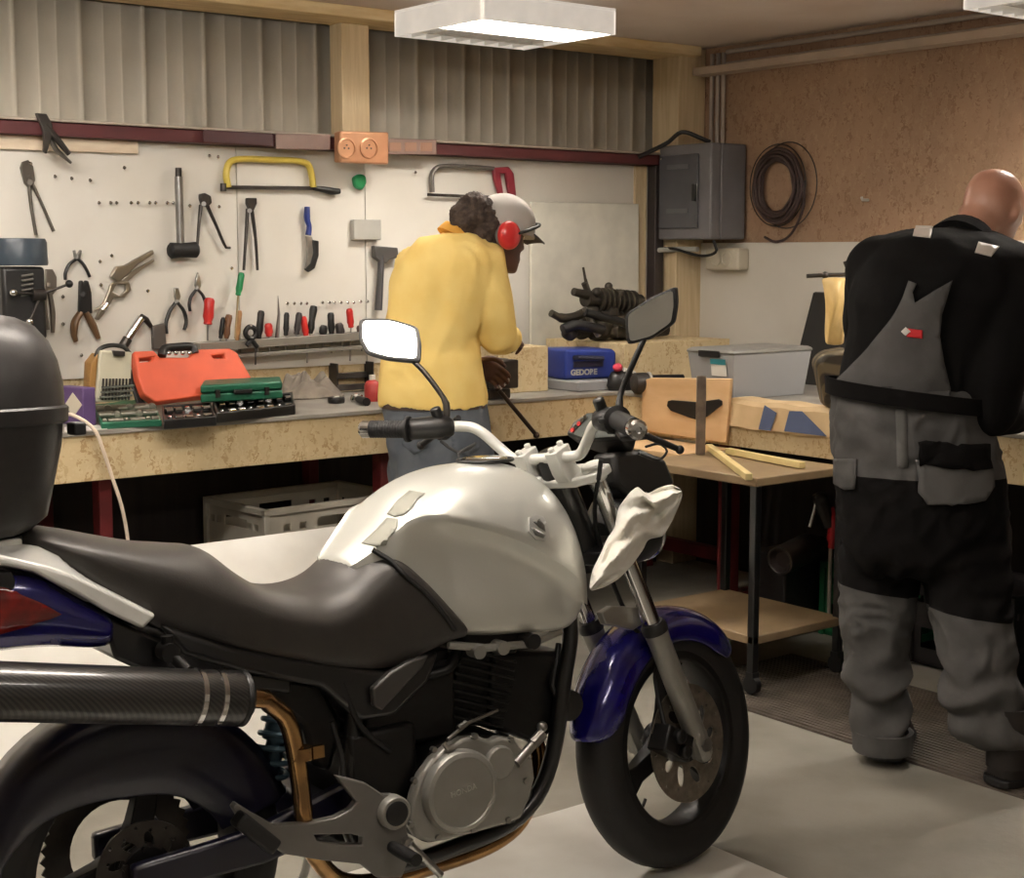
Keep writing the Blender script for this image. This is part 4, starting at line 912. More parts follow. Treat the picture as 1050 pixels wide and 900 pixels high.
b = MB(); b.prism([R5(208, 133), R5(280, 137), R5(280, 150), R5(208, 145)], WN*.004); solo('dark_plate', b, mat('plate_dark', (70, 42, 46), .5), 'dark steel splice plate bolted onto the maroon rail', 'plate', bevel=.002)
# white board leaning in the corner
b = MB(); b.prism([PY(545, 207, 5.23), PY(655, 209, 5.23), V((PY(655, 352, 5.23).x, 5.23, TB_)), V((PY(545, 352, 5.23).x, 5.23, TB_))], WN*-.016); lb = solo('white_sheet', b, mat('sheet_white', (222, 219, 206), .45), 'tall white sheet standing against the wall behind the dark engine', 'board', bevel=.002)
# tool rail and what stands in it
RY = WF-.045
rp = lambda x, y, o=0: PY(x, y, RY-o)
t = thing('tool_rail', 'grey steel tool rail with two bars along the bottom of the tool wall', 'rail', rp(300, 360))
b = MB(); b.prism([rp(205, 352, .03), rp(396, 339, .03), rp(396, 347, .03), rp(205, 361, .03)], WN*-.072); obj('upper_bar', b, mat('rail_steel', (150, 146, 138), .4, .5), t, bevel=.002)
b = MB(); b.prism([rp(205, 366, .02), rp(396, 352, .02), rp(396, 356, .02), rp(205, 370, .02)], WN*-.062); obj('lower_bar', b, mat('rail_steel', (150, 146, 138)), t, bevel=.002)
def driver(label, top, bot, r, m, tip=None, name='screwdriver', bm=steel, cat='screwdriver', shape=0):
    """handle from top to bot (photo pixels), shaft down through the rail"""
    a, c = rp(*top, .0), rp(*bot, .0); t = thing(name, label, cat, rp(*(tip or bot), 0), 'hand tools standing in the tool rail')
    d = (c-a).normalized(); L = (c-a).length
    prof = [(0, 0), (r*.7, .002), (r, .012), (r*.95, L*.4), (r*1.05, L*.7), (r*.75, L*.88), (r*.85, L-.004), (r*.6, L)] if not shape else [(0, 0), (r*.8, .003), (r, L*.15), (r*.75, L*.55), (r*.95, L*.8), (r*.6, L)]
    obj('handle', MB().lathe(a, d, prof, 12), m, t)
    e = rp(*tip, 0) if tip else c+d*.08
    obj('shaft', MB().tube([c-d*.005, e], .0038, 8), bm, t); return t
driver('red-handled screwdriver with short chrome shaft at the left end of the tool rail', (215, 305), (213, 333), .020, red_plastic, (213, 349))
driver('slim black screwdriver right of the red-handled screwdriver', (229, 325), (226, 347), .009, black_plastic, (225, 362))
driver('brown wooden-handled screwdriver beside the slim black screwdriver', (235, 322), (232, 347), .014, brown_wood, (232, 362), shape=1)
driver('green-handled file with long tan blade standing tall in the tool rail', (248, 279), (244, 303), .013, green_plastic, (241, 347), 'file', mat('file_tan', (170, 150, 110), .45, .4), 'file')
driver('tan wooden stick with brass knob standing behind the green-handled file', (246, 318), (243, 349), .010, wood_handle, (243, 360), 'wooden_tool', cat='tool')
driver('tall black-handled screwdriver next to the round black clamp', (268, 318), (265, 347), .014, black_plastic, (264, 366))
driver('small red-handled screwdriver left of the grey spike', (275, 331), (276, 345), .016, red_plastic, (277, 364))
driver('slim black-handled tool right of the grey spike', (294, 320), (293, 344), .011, black_plastic, (293, 362), 'chisel', cat='chisel')
driver('dark grey screwdriver left of the red and white handle', (307, 320), (304, 343), .013, mat('grip_dark', (58, 52, 52), .5), (303, 362))
driver('red and white handled screwdriver in the middle of the tool rail', (311, 324), (314, 346), .013, red_plastic, (315, 372))
driver('fat black pear-handled screwdriver leaning right of the red and white one', (322, 313), (318, 342), .016, black_plastic, (316, 360), shape=1)
driver('stubby black screwdriver in the right half of the tool rail', (332, 333), (331, 344), .016, black_plastic, (331, 360))
driver('tall black round-topped screwdriver in the right half of the tool rail', (339, 320), (340, 344), .014, black_plastic, (340, 362))
driver('squat black screwdriver beside the tall round-topped one', (347, 331), (350, 344), .018, mat('grip_dark', (58, 52, 52)), (351, 360))
driver('red screwdriver with a thin shaft nearest the left mirror', (358, 316), (360, 336), .014, red_plastic, (359, 370))
driver('brown-grey screwdriver lowest at the right end of the tool rail', (369, 333), (371, 344), .017, mat('grip_brown', (96, 78, 70), .5), (371, 360))
t = thing('steel_spike', 'grey steel spike standing point up in the tool rail', 'spike', rp(284, 346)); obj('blade', MB().tube([rp(285, 303), rp(286, 322), rp(284, 346)], [.001, .008, .013], 10, flat=.6), mat('spike_grey', (128, 122, 116), .35, .8), t); obj('foot', MB().cyl(rp(284, 345), rp(284, 356), .008), dark_steel, t)
t = thing('small_clamp', 'round black screw clamp hooked over the front of the tool rail', 'clamp', rp(260, 358, .04))
b = MB(); c = rp(257, 341, .045); b.torus(c, WN, .022, .010, 24, 8); obj('clamp_ring', b, black_plastic, t); b = MB(); b.ball(c+UP*.026, .009); obj('clamp_nut', b, chrome, t)
obj('clamp_leg', MB().tube([rp(258, 348, .045), rp(253, 354, .045)], .009, 8), black_plastic, t); obj('clamp_leg', MB().tube([rp(258, 348, .045), rp(264, 356, .045)], .009, 8), black_plastic, t)
obj('clamp_rod', MB().tube([rp(262, 352, .045), rp(262, 374, .045)], .003, 6), dark_steel, t)
# ================================================================== things on the left bench
TB = .9205
def zp(x, y, z=TB): return PZ(x, y, z)
# bench drill
p0 = zp(20, 440); p0.y = 4.98; p0.x = 1.79
t = thing('bench_drill', 'black bench drill with blue-grey motor cover, half hidden by the top case', 'drill', (p0.x, p0.y, TB))
dm = mat('drill_blue', (54, 66, 76), .4, col2=(48, 58, 68)); D = lambda x, y, o=0: PY(x, y, 4.98-o)
c0, c1 = D(20, 290), D(20, 247); hw = (D(47, 270)-D(-12, 270)).length/2
b = MB(); b.lathe(D(18, 272)*1, UP, [(hw, 0), (hw*1.02, .008), (hw*1.0, .03), (hw*1.0, .075), (hw*.94, .088), (0, .09)], 30); obj('motor_cover', b, dm, t)
b = MB(); q = D(16, 320); b.obox(q+V((0, 0, .03)), V((.072, 0, 0)), V((0, .09, 0)), UP*.12); dh = obj('head', b, black_plastic, t, bevel=.012)
b = MB()
for k in range(5): b.tube([D(22, 283+5*k, .095), D(34, 281+5*k, .095)], .004, 6)
obj('head_vents', b, steel, dh)
b = MB(); b.cyl(q-UP*.08, q-UP*.16, .03, .02); b.cyl(q-UP*.16, q-UP*.22, .012); obj('chuck', b, dark_steel, t)
b = MB(); c = D(42, 302, .10); b.cyl(c-V((.03, 0, 0)), c+V((.012, 0, 0)), .020); obj('feed_hub', b, dark_steel, t)
for e in ((71, 291), (30, 330), (14, 300)):
    b = MB(); ee = D(*e, .11); b.tube([c, ee], .0045, 8); h = obj('feed_lever', b, dark_steel, t); b = MB(); b.ball(ee, .013); obj('lever_knob', b, black_plastic if e[0] == 71 else chrome, h)
b = MB(); b.cyl(V((q.x, 5.10, TB)), V((q.x, 5.10, q.z+.1)), .028); obj('column', b, steel, t)
b = MB(); b.box((q.x-.11, 4.86, TB), (q.x+.11, 5.17, TB+.03)); b.box((q.x-.09, 4.88, TB+.12), (q.x+.09, 5.08, TB+.14)); obj('table_base', b, dark_steel, t, bevel=.006)
b = MB(); b.obox(D(37, 300, .0), V((.012, 0, 0)), V((0, .05, 0)), UP*.055); obj('depth_scale', b, white_melamine, t, bevel=.003)
# purple box with cream label
def box_on(name, label, cat, front, depth, h, m, mdepth=None, group=None, bevel=.004):
    """box whose front bottom edge runs between two photo points on the bench top"""
    a, c = zp(*front[0]), zp(*front[1]); d = (c-a).normalized(); n = V((-d.y, d.x, 0)); t = thing(name, label, cat, (a+c)/2+n*depth/2, group)
    fr = lambda u, v, w: a+(c-a)*u+n*(depth*v)+UP*(h*w)
    b = MB(); b.loft([[fr(0, 0, 0), fr(1, 0, 0), fr(1, 1, 0), fr(0, 1, 0)], [fr(0, 0, 1), fr(1, 0, 1), fr(1, 1, 1), fr(0, 1, 1)]]); obj('body', b, m, t, bevel=bevel)
    return t, fr, n
purple = mat('purple_card', (92, 70, 116), .5, col2=(84, 62, 106))
t, fr, n = box_on('purple_box', 'purple box with a cream diamond label at the left end of the bench', 'box', ((60, 434), (86, 437)), .05, .125, purple)
b = MB(); b.prism([fr(.62, -.01, .86), fr(.97, -.01, .56), fr(.62, -.01, .22), fr(.30, -.01, .52)], n*-.002); obj('diamond_label', b, cream_plastic, t)
# upright grey-green drill-bit case
t = thing('bit_case', 'upright cream bit case with a black carrying handle', 'case', zp(115, 415))
Q = lambda x, y, o=0: PY(x, y, 4.80-o)
cm_ = mat('case_cream', (206, 200, 176), .5)
b = MB(); b.prism([Q(103, 359), Q(136, 361), Q(134, 411), Q(98, 413)], V((0, .05, .0))); obj('body', b, cm_, t, bevel=.006)
b = MB(); b.prism([Q(93, 372, -.01), Q(101, 362, -.01), Q(97, 412, -.01), Q(91, 410, -.01)], V((0, .055, 0))); obj('side_box', b, mat('ochre_card', (150, 112, 60), .5), t, bevel=.003)
obj('handle', MB().tube(resample([Q(98, 366, -.02), Q(102, 358, -.02), Q(114, 354, -.02), Q(127, 356, -.02), Q(133, 362, -.02)], 20), .0075, 8), black_plastic, t)
b = MB(); b.prism([Q(114, 359, .002), Q(127, 360, .002), Q(127, 365, .002), Q(116, 365, .002)], WN*.012); obj('latch', b, dark_steel, t, bevel=.002)
b = MB()
for r_ in range(3): b.prism([Q(104-r_, 396+r_*5, .0), Q(136-r_, 394+r_*5, .0), Q(136-r_, 396+r_*5, .0), Q(104-r_, 398+r_*5, .0)], WN*.014)
bt = obj('bit_rack', b, mat('rack_green', (96, 98, 88), .5), t)
for k in range(9): obj('drill_bit', MB().cyl(Q(106+k*3.4, 388, .008), Q(105+k*3.4, 410, .008), .0035, seg=8), dark_steel, bt)
# open green socket case
def open_case(name, label, pl, h, m, inner, rows, cols, bit, lidpts=None):
    """shallow open tray: pl = four photo points of the base on the bench"""
    P = [zp(*p) for p in pl]; c = sum(P, V())/4; t = thing(name, label, 'case', c)
    b = MB(); b.loft([P, [p+UP*h for p in P], [c+(p-c)*.94+UP*h for p in P], [c+(p-c)*.93+UP*(h*.35) for p in P]]); obj('tray', b, m, t, bevel=.004)
    fr = lambda u, v: P[0].lerp(P[1], u).lerp(P[3].lerp(P[2], u), v)
    for i in range(rows):
        for j in range(cols):
            u, v = (j+.7)/(cols+.4), (i+.7)/(rows+.4); q = fr(u, v)+UP*(h*.4); d = (P[1]-P[0]).normalized() if (i+j) % 3 else (P[3]-P[0]).normalized()
            rr = .008+.004*((i*7+j*3) % 3)
            obj('socket', MB().lathe(q+UP*rr*.9-d*.014, d, [(rr*.6, .0), (rr, .001), (rr, .026), (rr*.7, .028), (rr*.6, .02)], 12), bit, t)
    return t, P
t, P = open_case('socket_case', 'open dark green case of small sockets near the purple box', [(104, 440), (166, 437), (160, 421), (96, 424)], .022, dark_green, steel, 3, 8, mat('socket_grey', (136, 132, 120), .35, .7))
b = MB(); b.prism([zp(97, 421)+UP*.0, zp(160, 418), zp(166, 411)+UP*.035, zp(98, 412)+UP*.035], V((0, .012, 0))); obj('lid', b, dark_green, t, bevel=.003)
t, P = open_case('socket_case', 'open black case with chrome sockets in front of the orange case', [(168, 440), (222, 436), (216, 421), (166, 424)], .03, black_plastic, chrome, 2, 5, chrome)
t, P = open_case('socket_case', 'open black case of bright sockets below the closed green case', [(222, 434), (303, 425), (300, 411), (218, 418)], .035, black_plastic, chrome, 2, 8, chrome)
for k in range(2):
    bb = MB(); a = zp(180+14*k, 423)+UP*.05
# orange case standing open against the wall
OQ = lambda x, y, o=0: PY(x, y, 4.985-o)
t = thing('orange_case', 'large open orange tool case lid leaning back on the bench', 'case', zp(200, 402))
lean_p = lambda x, y, o=0: on(x, y, V((2.5, 5.0, TB)), V((0, -.9, .42)).normalized())+V((0, -.9, .42)).normalized()*o
b = MB(); b.plate([[lean_p(x, y) for x, y in ((137, 360), (158, 359), (164, 366), (194, 366), (200, 358), (236, 357), (243, 361), (260, 391), (254, 402), (230, 405), (200, 407), (160, 412), (148, 404), (141, 385))], [lean_p(x, y) for x, y in ((137+6, 367), (157, 366), (155, 370), (143, 371))], [lean_p(x, y) for x, y in ((217, 364), (230, 363), (231, 367), (219, 367))]], V((0, .9, -.42)).normalized()*.045)
oc = obj('lid_shell', b, orange_plastic, t, bevel=.007, seg=3)
b = MB(); b.prism([lean_p(x, y, -.05) for x, y in ((134, 372), (140, 372), (152, 404), (160, 414), (156, 416), (146, 408))], V((0, .9, -.42)).normalized()*.012); obj('edge_band', b, black_plastic, t, bevel=.004)
b = MB(); b.tube(resample([lean_p(166, 365, .0), lean_p(168, 358, .0), lean_p(180, 356, .0), lean_p(197, 356, 0), lean_p(200, 362, 0)], 18), .016, 10); obj('handle', b, black_plastic, t)
for k in range(4): obj('clip', MB().ball(lean_p(172+7*k, 363, .012), .009), chrome, t)
# closed green case lying on the sockets
P = [zp(x, y) for x, y in ((206, 424), (290, 419), (288, 413), (210, 417))]; c = sum(P, V())/4
t = thing('green_case', 'closed dark green metal-cornered case lying over the socket case', 'case', c+UP*.038)
b = MB(); P = [p+UP*.038 for p in P]; b.loft([P, [p+UP*.03 for p in P]]); obj('bottom_half', b, dark_green, t, bevel=.005)
b = MB(); b.loft([[p+UP*.033 for p in P], [p+UP*.062 for p in P]]); obj('lid', b, dark_green, t, bevel=.007)
b = MB(); b.obox(P[0].lerp(P[1], .5)+UP*.033+V((0, -.006, 0)), (P[1]-P[0]).normalized()*.035, V((0, .006, 0)), UP*.008); obj('case_handle', b, black_plastic, t, bevel=.003)
for u in (.2, .8): b = MB(); b.obox(P[0].lerp(P[1], u)+UP*.03+V((0, -.003, 0)), V((.008, 0, 0)), V((0, .004, 0)), UP*.014); obj('latch', b, dark_steel, t)
b = MB(); b.obox(sum(P, V())/4-UP*.034, V((.11, 0, 0)), V((0, .03, 0)), UP*.0315)
# grey cloth
def crumple(name, c, rx, ry, h, m, label, cat, seed, folds=6, n=40):
    b = MB(); rows = []
    for j in range(1, 15):
        v = j/14; row = []
        for k in range(n):
            t = 2*pi*k/n; q = V((math.cos(t)*v*2, math.sin(t)*v*2, seed))
            rad = v*(1+.18*noise.noise(q*1.1)+.10*noise.noise(q*2.5)); hz = h*(1-v**2)*(.6+.6*noise.noise(q*1.3+V((5, 0, 0))))+h*.55*(1-abs(noise.noise(q*2.0))*2.2)*(1-v)**.7+h*.8*math.exp(-((math.cos(t)*v-.55)**2+(math.sin(t)*v-.3)**2)/.03)+h*.8*math.exp(-((math.cos(t)*v+.5)**2+(math.sin(t)*v-.35)**2)/.03)
            row.append(V(c)+V((rx*rad*math.cos(t), ry*rad*math.sin(t), max(.002, hz))))
        rows.append(row)
    R = [b.ring(r) for r in rows]; top = b.bm.verts.new(V(c)+UP*h*1.1)
    for k in range(n): b.bm.faces.new((R[0][k], R[0][(k+1) % n], top))
    b.skin(R, False); R2 = b.ring([V((p.x, p.y, c[2])) for p in rows[-1]]); b.skin([R[-1], R2], False); b.bm.faces.new(R2)
    return solo(name, b, m, label, cat, sub=1, ang=80)
cc = zp(316, 407); crumple('grey_cloth', (cc.x, cc.y, TB), .155, .10, .085, mat('cloth_grey', (128, 120, 108), .9, col2=(112, 104, 94), scale=20, bump=.2), 'crumpled grey work cloth lying on the bench', 'cloth', 3.1)
t = thing('socket_rack', 'dark metal rack of sockets behind the grey cloth', 'rack', zp(365, 400))
b = MB(); 
for z, y in ((.0, .0), (.045, .03), (.09, .06)): b.obox(zp(365, 402)+V((0, .02+y, .02+z)), V((.085, 0, 0)), V((0, .014, 0)), UP*.012)
for s in (-1, 1): b.obox(zp(365, 402)+V((s*.085, .05, .06)), V((.004, 0, 0)), V((0, .05, 0)), UP*.06)
obj('frame', b, dark_steel, t, bevel=.002)
for k in range(4): obj('socket', MB().ball(zp(365, 402)+V((-.06+.04*k, .08, .13)), (.015, .015, .010)), mat('socket_grey', (136, 132, 120)), t)
t = thing('red_bottle', 'red plastic can standing at the left elbow of the man in yellow', 'can', zp(382, 411))
b = MB(); b.lathe(zp(382, 411), UP, [(.0, 0), (.034, .0), (.036, .01), (.036, .06), (.026, .075), (.012, .082), (0, .084)], 20, sy=.8); obj('body', b, mat('can_red', (168, 56, 52), .45), t); b = MB(); b.cyl(zp(382, 411)+UP*.08, zp(382, 411)+UP*.10, .012); obj('cap', b, white_melamine, t)
t = thing('tape_roll', 'small black roll of tape lying flat in front of the grey cloth', 'tape', zp(345, 413)); b = MB(); b.lathe(zp(345, 413), UP, [(.016, 0), (.03, 0), (.032, .006), (.032, .018), (.03, .022), (.016, .022), (.016, 0)], 24); obj('roll', b, black_plastic, t); b = MB(); b.obox(zp(345, 413)+UP*.024, V((.010, 0, 0)), V((0, .005, 0)), UP*.002); obj('tag', b, white_melamine, t)
t = thing('chrome_ratchet', 'chrome ratchet head lying between the cloth and the red can', 'ratchet', zp(366, 413)); b = MB(); b.lathe(zp(366, 412), UP, [(0, 0), (.022, 0), (.026, .008), (.022, .026), (.010, .032), (0, .032)], 20); obj('head', b, chrome, t); b = MB(); b.tube([zp(366, 412)+UP*.014, zp(376, 416)+UP*.014], [.012, .016], 10); obj('handle', b, black_plastic, t)
t = thing('paper_note', 'white paper strip lying under the green socket case', 'paper', zp(85, 437)); obj('sheet', MB().prism([zp(66, 443), zp(110, 440), zp(108, 436), (zp(66, 438))], UP*.0015), white_melamine, t)
# cream cable hanging over the bench edge
b = MB(); pts = [PY(66, 424, 4.62), PY(84, 430, 4.57), PY(98, 442, 4.545), PY(106, 462, 4.535), PY(116, 492, 4.53), PY(125, 520, 4.53), PY(131, 553, 4.53), PY(134, 600, 4.53), PY(136, 670, 4.54)]
pts[-1].z = .006; pts = [V((1.78, 4.75, TB+.006))]+pts
solo('power_cable', b.tube(resample(pts, 50), .0062, 8), mat('cable_cream', (226, 208, 188), .5), 'cream power cable hanging down over the bench front', 'cable')
# ================================================================== right wall and corner
steel_grey = mat('cabinet_grey', (112, 110, 112), .5, col2=(104, 102, 104))
t = thing('fuse_box', 'grey electrical fuse box on the corner post beside the chipboard wall', 'fuse box', (5.0, 5.05, 1.53))
y0, y1, z0, z1 = 4.865, 5.205, 1.545, 1.975
b = MB(); b.box((4.935, y0, z0), (4.998, y1, z1)); b.box((4.998, y0, z0), (5.16, 5.145, z1)); obj('body', b, steel_grey, t, bevel=.008)
b = MB(); b.box((4.922, y0+.075, z0+.05), (4.9345, y1-.015, z1-.045)); d_ = obj('door', b, mat('fuse_door', (78, 78, 82), .35, col2=(70, 70, 74)), t, bevel=.004)
b = MB(); b.box((4.908, y0+.078, z0+.17), (4.922, y0+.098, z0+.25)); obj('handle', b, black_plastic, d_, bevel=.003)
for z in (z0+.12, z0+.32): b = MB(); b.box((4.918, y0+.13, z), (4.9219, y0+.27, z+.02)); obj('label_strip', b, mat('strip_grey', (96, 96, 100), .4), d_)
obj('screw', MB().ball((4.92, y1-.03, z1-.06), .006), chrome, d_)
b = MB(); b.box((5.085, 4.835, 1.405), (5.160, 5.045, 1.505)); 
t = thing('socket_outlet', 'cream double socket on the white wall below the fuse box', 'socket', (5.12, 4.94, 1.405)); obj('cover', b, cream_plastic, t, bevel=.010)
for y in (4.905, 4.975): c = V((5.085, y, 1.455)); b = MB(); b.lathe(c, V((-1, 0, 0)), [(.028, 0), (.034, .001), (.034, .005), (.028, .006), (.027, .001), (0, .001)], 24); obj('socket_ring', b, cream_plastic, t)
# cables around the fuse box
b = MB(); b.tube(resample([V((4.80, 5.20, 1.92)), V((4.905, 5.12, 1.985)), V((4.93, 5.05, 2.03)), V((5.0, 4.99, 2.0)), V((5.03, 4.97, 1.985))], 20), .010, 8); solo('black_cable', b, black_plastic, 'thick black cable arching over the top of the fuse box', 'cable')
b = MB(); b.tube(resample([V((4.97, 4.88, 1.54)), V((4.98, 4.87, 1.49)), V((5.0, 4.99, 1.47)), V((4.97, 5.12, 1.50)), V((4.975, 5.20, 1.505))], 20), .007, 8); solo('black_cable', b, black_plastic, 'thin black cable looping under the fuse box', 'cable')
b = MB(); b.tube([V((4.945, 5.25, 1.495)), V((4.985, 5.14, 1.50)), V((4.99, 5.00, 1.50))], .012, 8); solo('cable_clip', b, grey_plastic, 'grey cable bracket across the corner post below the fuse box', 'bracket')
# coil of black cable hanging on the chipboard
t = thing('cable_coil', 'coil of dark cable hanging on the chipboard wall', 'cable coil', (5.15, 4.66, 1.53))
cc = PX(797, 191, 5.145); X1 = V((-1, 0, 0))
for k in range(9): 
    r_ = .100+.0055*k+.004*math.sin(k*2.1)
    b = MB(); c = cc+V((.012*math.sin(k*1.7), .006*math.cos(k*2.3), .006*math.sin(k*3.1))); pts = [c+V((.004*math.sin(6*a+k), r_*math.cos(a)*1.0, r_*1.15*math.sin(a))) for a in [2*pi*j/40 for j in range(40)]]
    b.tube(pts, .0075, 7, closed=True); obj('loop', b, mat('coil_dark', (62, 46, 42), .6), t)
for r_, o in ((.165, .0), (.172, .025)):
    c = PX(797+10*o/.025, 190, 5.15); pts = [c+V((0, r_*math.cos(a), r_*1.1*math.sin(a))) for a in [2*pi*j/40 for j in range(40)]]; obj('loose_wire', MB().tube(pts, .0028, 6, closed=True), dark_steel, t)
P = [PX(x, y, 5.145) for x, y in ((824, 185), (824, 210), (818, 228), (808, 243), (795, 248), (784, 243))]; obj('tail', MB().tube(resample(P, 24), .006, 8), mat('coil_dark', (62, 46, 42)), t)
b = MB(); q = PX(889, 205, 5.17); b.tube([q+V((.008, 0, 0)), q-V((.03, 0, 0)), q-V((.036, 0, -.012))], .006, 8); solo('wall_hook', b, white_melamine, 'small white hook on the chipboard left of the bald head', 'hook')
# black panel against the white wall
b = MB(); b.prism([V((5.0, 4.0, TB)), V((5.0, 4.43, TB)), V((5.135, 4.43, 1.31)), V((5.135, 4.0, 1.31))], V((.014, 0, .004))); solo('black_board', b, black_plastic, 'flat black board leaning on the white wall behind the hanging bag', 'board', bevel=.002)
# wooden box in the corner
t = thing('wooden_box', 'low strand board box in the bench corner carrying the dark engine', 'box', (4.6, 5.0, TB))
zt = TB+.185
b = MB(); b.box((4.27, 4.70, TB), (4.29, 5.22, zt)); obj('end_board', b, osb_bench, t, bevel=.002)
b = MB(); b.box((4.29, 4.70, TB), (4.90, 4.72, zt)); obj('front_board', b, osb_bench, t, bevel=.002)
b = MB(); b.box((4.29, 4.72, zt-.02), (4.90, 5.22, zt-.001)); b.box((4.29, 5.20, TB), (4.90, 5.22, zt-.02)); b.box((4.88, 4.72, TB), (4.90, 5.20, zt-.02)); obj('top_board', b, osb_bench, t)
# dark engine unit on it
eng_m = mat('oily_engine', (66, 60, 50), .55, .35, col2=(44, 40, 35), scale=18, bump=.15); zt += .008
t = thing('engine_block', 'dark oily engine with pipe stubs standing on the corner box', 'engine', (4.55, 4.98, zt))
E5 = lambda x, y, o=0: PY(x, y, 4.96-o)
b = MB(); R_ = lambda x, y, o, r: b.ball(E5(x, y, o), r)
for x, y, o, r in ((596, 338, .0, .045), (614, 336, .02, .06), (634, 334, .0, .065), (650, 336, .0, .05), (622, 318, .0, .055), (642, 316, .0, .055), (606, 322, .03, .04), (584, 342, .05, .035), (655, 322, -.02, .04)): R_(x, y, o, r)
b.obox(V((4.55, 4.96, zt+.03)), V((.16, 0, 0)), V((0, .08, 0)), UP*.029)
eb = remesh(b, .008, 3, lambda p: .007*noise.noise(p*30)); obj('crankcase', eb, eng_m, t, ang=60)
b = MB(); b.cyl(E5(600, 306, .02), E5(656, 310, .0), .036)
for k in range(8): b.cyl(E5(612+5*k, 307+.4*k, .015), E5(614+5*k, 307+.4*k, .015), .052)
obj('finned_cylinder', b, eng_m, t)
b = MB(); c = E5(624, 303); b.cyl(c, c+UP*.035, .035, .02); b.ball(c+UP*.04, .018); b.ball(E5(636, 301, .04), .02); b.ball(E5(612, 300, .05), .02); obj('head_cover', b, eng_m, t)
b = MB(); b.tube(resample([E5(565, 321, .06), E5(576, 326, .06), E5(588, 325, .05), E5(600, 320, .04)], 12), [.016]*3+[.02]*9, 12); obj('inlet_pipe', b, eng_m, t)
b = MB(); b.tube([E5(588, 299, .03), E5(604, 303, .03), E5(620, 310, .02)], [.017, .021, .024], 12); obj('pipe_stub', b, eng_m, t)
b = MB(); b.tube([E5(598, 274, .0), E5(600, 285, .0), E5(603, 298, .0)], [.005, .006, .012], 8); b.cyl(E5(599, 290), E5(603, 299), .014); obj('lever', b, eng_m, t)
b = MB(); b.tube([E5(599, 315, .09), E5(606, 330, .10), E5(614, 344, .10)], [.010, .016, .014], 10); obj('bright_strut', b, mat('strut_alu', (128, 124, 118), .35, .7), t)
b = MB(); b.tube(resample([E5(577, 338, .08), E5(590, 333, .09), E5(604, 335, .11), E5(618, 338, .11)], 12), .022, 10); b.tube(resample([E5(600, 320, .1), E5(620, 326, .12), E5(640, 331, .11), E5(648, 337, .10)], 12), .018, 10); obj('hose', b, rubber, t)
# chipboard block, blue case, flat grey box, vise
t, fr, n = box_on('wooden_block', 'square strand board block on the bench beside the right elbow of the man in yellow', 'block', ((511, 404), (562, 400.5)), .16, .185, osb_bench, bevel=.003)
t = thing('blue_case', 'blue power tool case with white lettering between block and corner box', 'case', (4.05, 4.80, TB))
x0, ya, yb_, z0, z1 = 4.0, 4.735, 5.03, TB+.045, TB+.165
b = MB(); b.prism([V((3.985, 4.746, z0)), V((4.225, 4.70, z0)), V((4.225, 4.70, z1-.012)), V((4.205, 4.704, z1)), V((3.985, 4.746, z1+.005))], V((.03, .20, 0))); obj('shell', b, blue_plastic, t, bevel=.010, seg=3)
fx = V((.30, -.0575, 0)).normalized(); fn = V((-.0575, -.30, 0)).normalized(); o = V((4.10, 4.7245, 0))
b = MB(); b.tube([o+fx*-.075+UP*(z1-.03)+fn*.002, o+fx*-.07+UP*(z1-.028)+fn*.022, o+fx*.05+UP*(z1-.035)+fn*.022, o+fx*.055+UP*(z1-.037)+fn*.002], .010, 8); b.obox(o+UP*(z1-.058)-fx*.01+fn*.003, fx*.07, fn*.004, UP*.012); obj('handle', b, mat('handle_navy', (20, 24, 48), .5), t)
tx = bpy.data.curves.new('lettering', 'FONT'); tx.body = 'GEDORE'; tx.size = .032; tx.extrude = .001; tx.offset = .0012; tx.align_x = 'CENTER'; tx.align_y = 'CENTER'
to = bpy.data.objects.new('t', tx); COL.objects.link(to); bpy.context.view_layer.update(); tm = bpy.data.meshes.new_from_object(to.evaluated_get(bpy.context.evaluated_depsgraph_get())); bpy.data.objects.remove(to)
tm.transform(Matrix.Translation(o+UP*(z0+.028)-fx*.03+fn*.004) @ Matrix((fx, UP, fn)).transposed().to_4x4()); obj('lettering', MB().add(tm), grey_plastic, t)
b = MB(); b.prism([V((3.985, 4.665, TB)), V((4.20, 4.645, TB)), V((4.225, 4.68, TB)), V((4.22, 4.90, TB)), V((3.985, 4.90, TB))], UP*.043); solo('grey_box', b, mat('box_grey', (150, 150, 152), .45), 'flat grey box lying under the blue tool case', 'box', bevel=.006)
t = thing('bench_vise', 'black bench vise with a long sliding handle in front of the man in yellow', 'vise', (3.42, 4.72, TB))
v0 = PZ(500, 408, TB); v0.y = 4.69
b = MB(); b.obox(v0+UP*.02, V((.06, 0, 0)), V((0, .07, 0)), UP*.0195); b.obox(v0+UP*.08, V((.04, 0, 0)), V((0, .05, 0)), UP*.05); b.obox(v0+V((0, -.02, .13)), V((.065, 0, 0)), V((0, .035, 0)), UP*.025); obj('fixed_jaw', b, dark_steel, t, bevel=.006)
b = MB(); b.obox(v0+V((0, -.10, .10)), V((.06, 0, 0)), V((0, .02, 0)), UP*.055); b.obox(v0+V((0, -.07, .07)), V((.025, 0, 0)), V((0, .05, 0)), UP*.02); obj('sliding_jaw', b, dark_steel, t, bevel=.006)
a0, a1 = PY(510, 398, 4.53), PY(550, 446, 4.51); b = MB(); b.tube([a0, a1], .0085, 10); b.ball(a1, .013); b.ball(a0, .013); obj('handle', b, mat('handle_steel', (70, 58, 50), .35, .8), t)
b = MB(); b.cyl(v0+V((0, -.12, .08)), a0+V((0, .0, 0)), .013); obj('screw', b, steel, t)
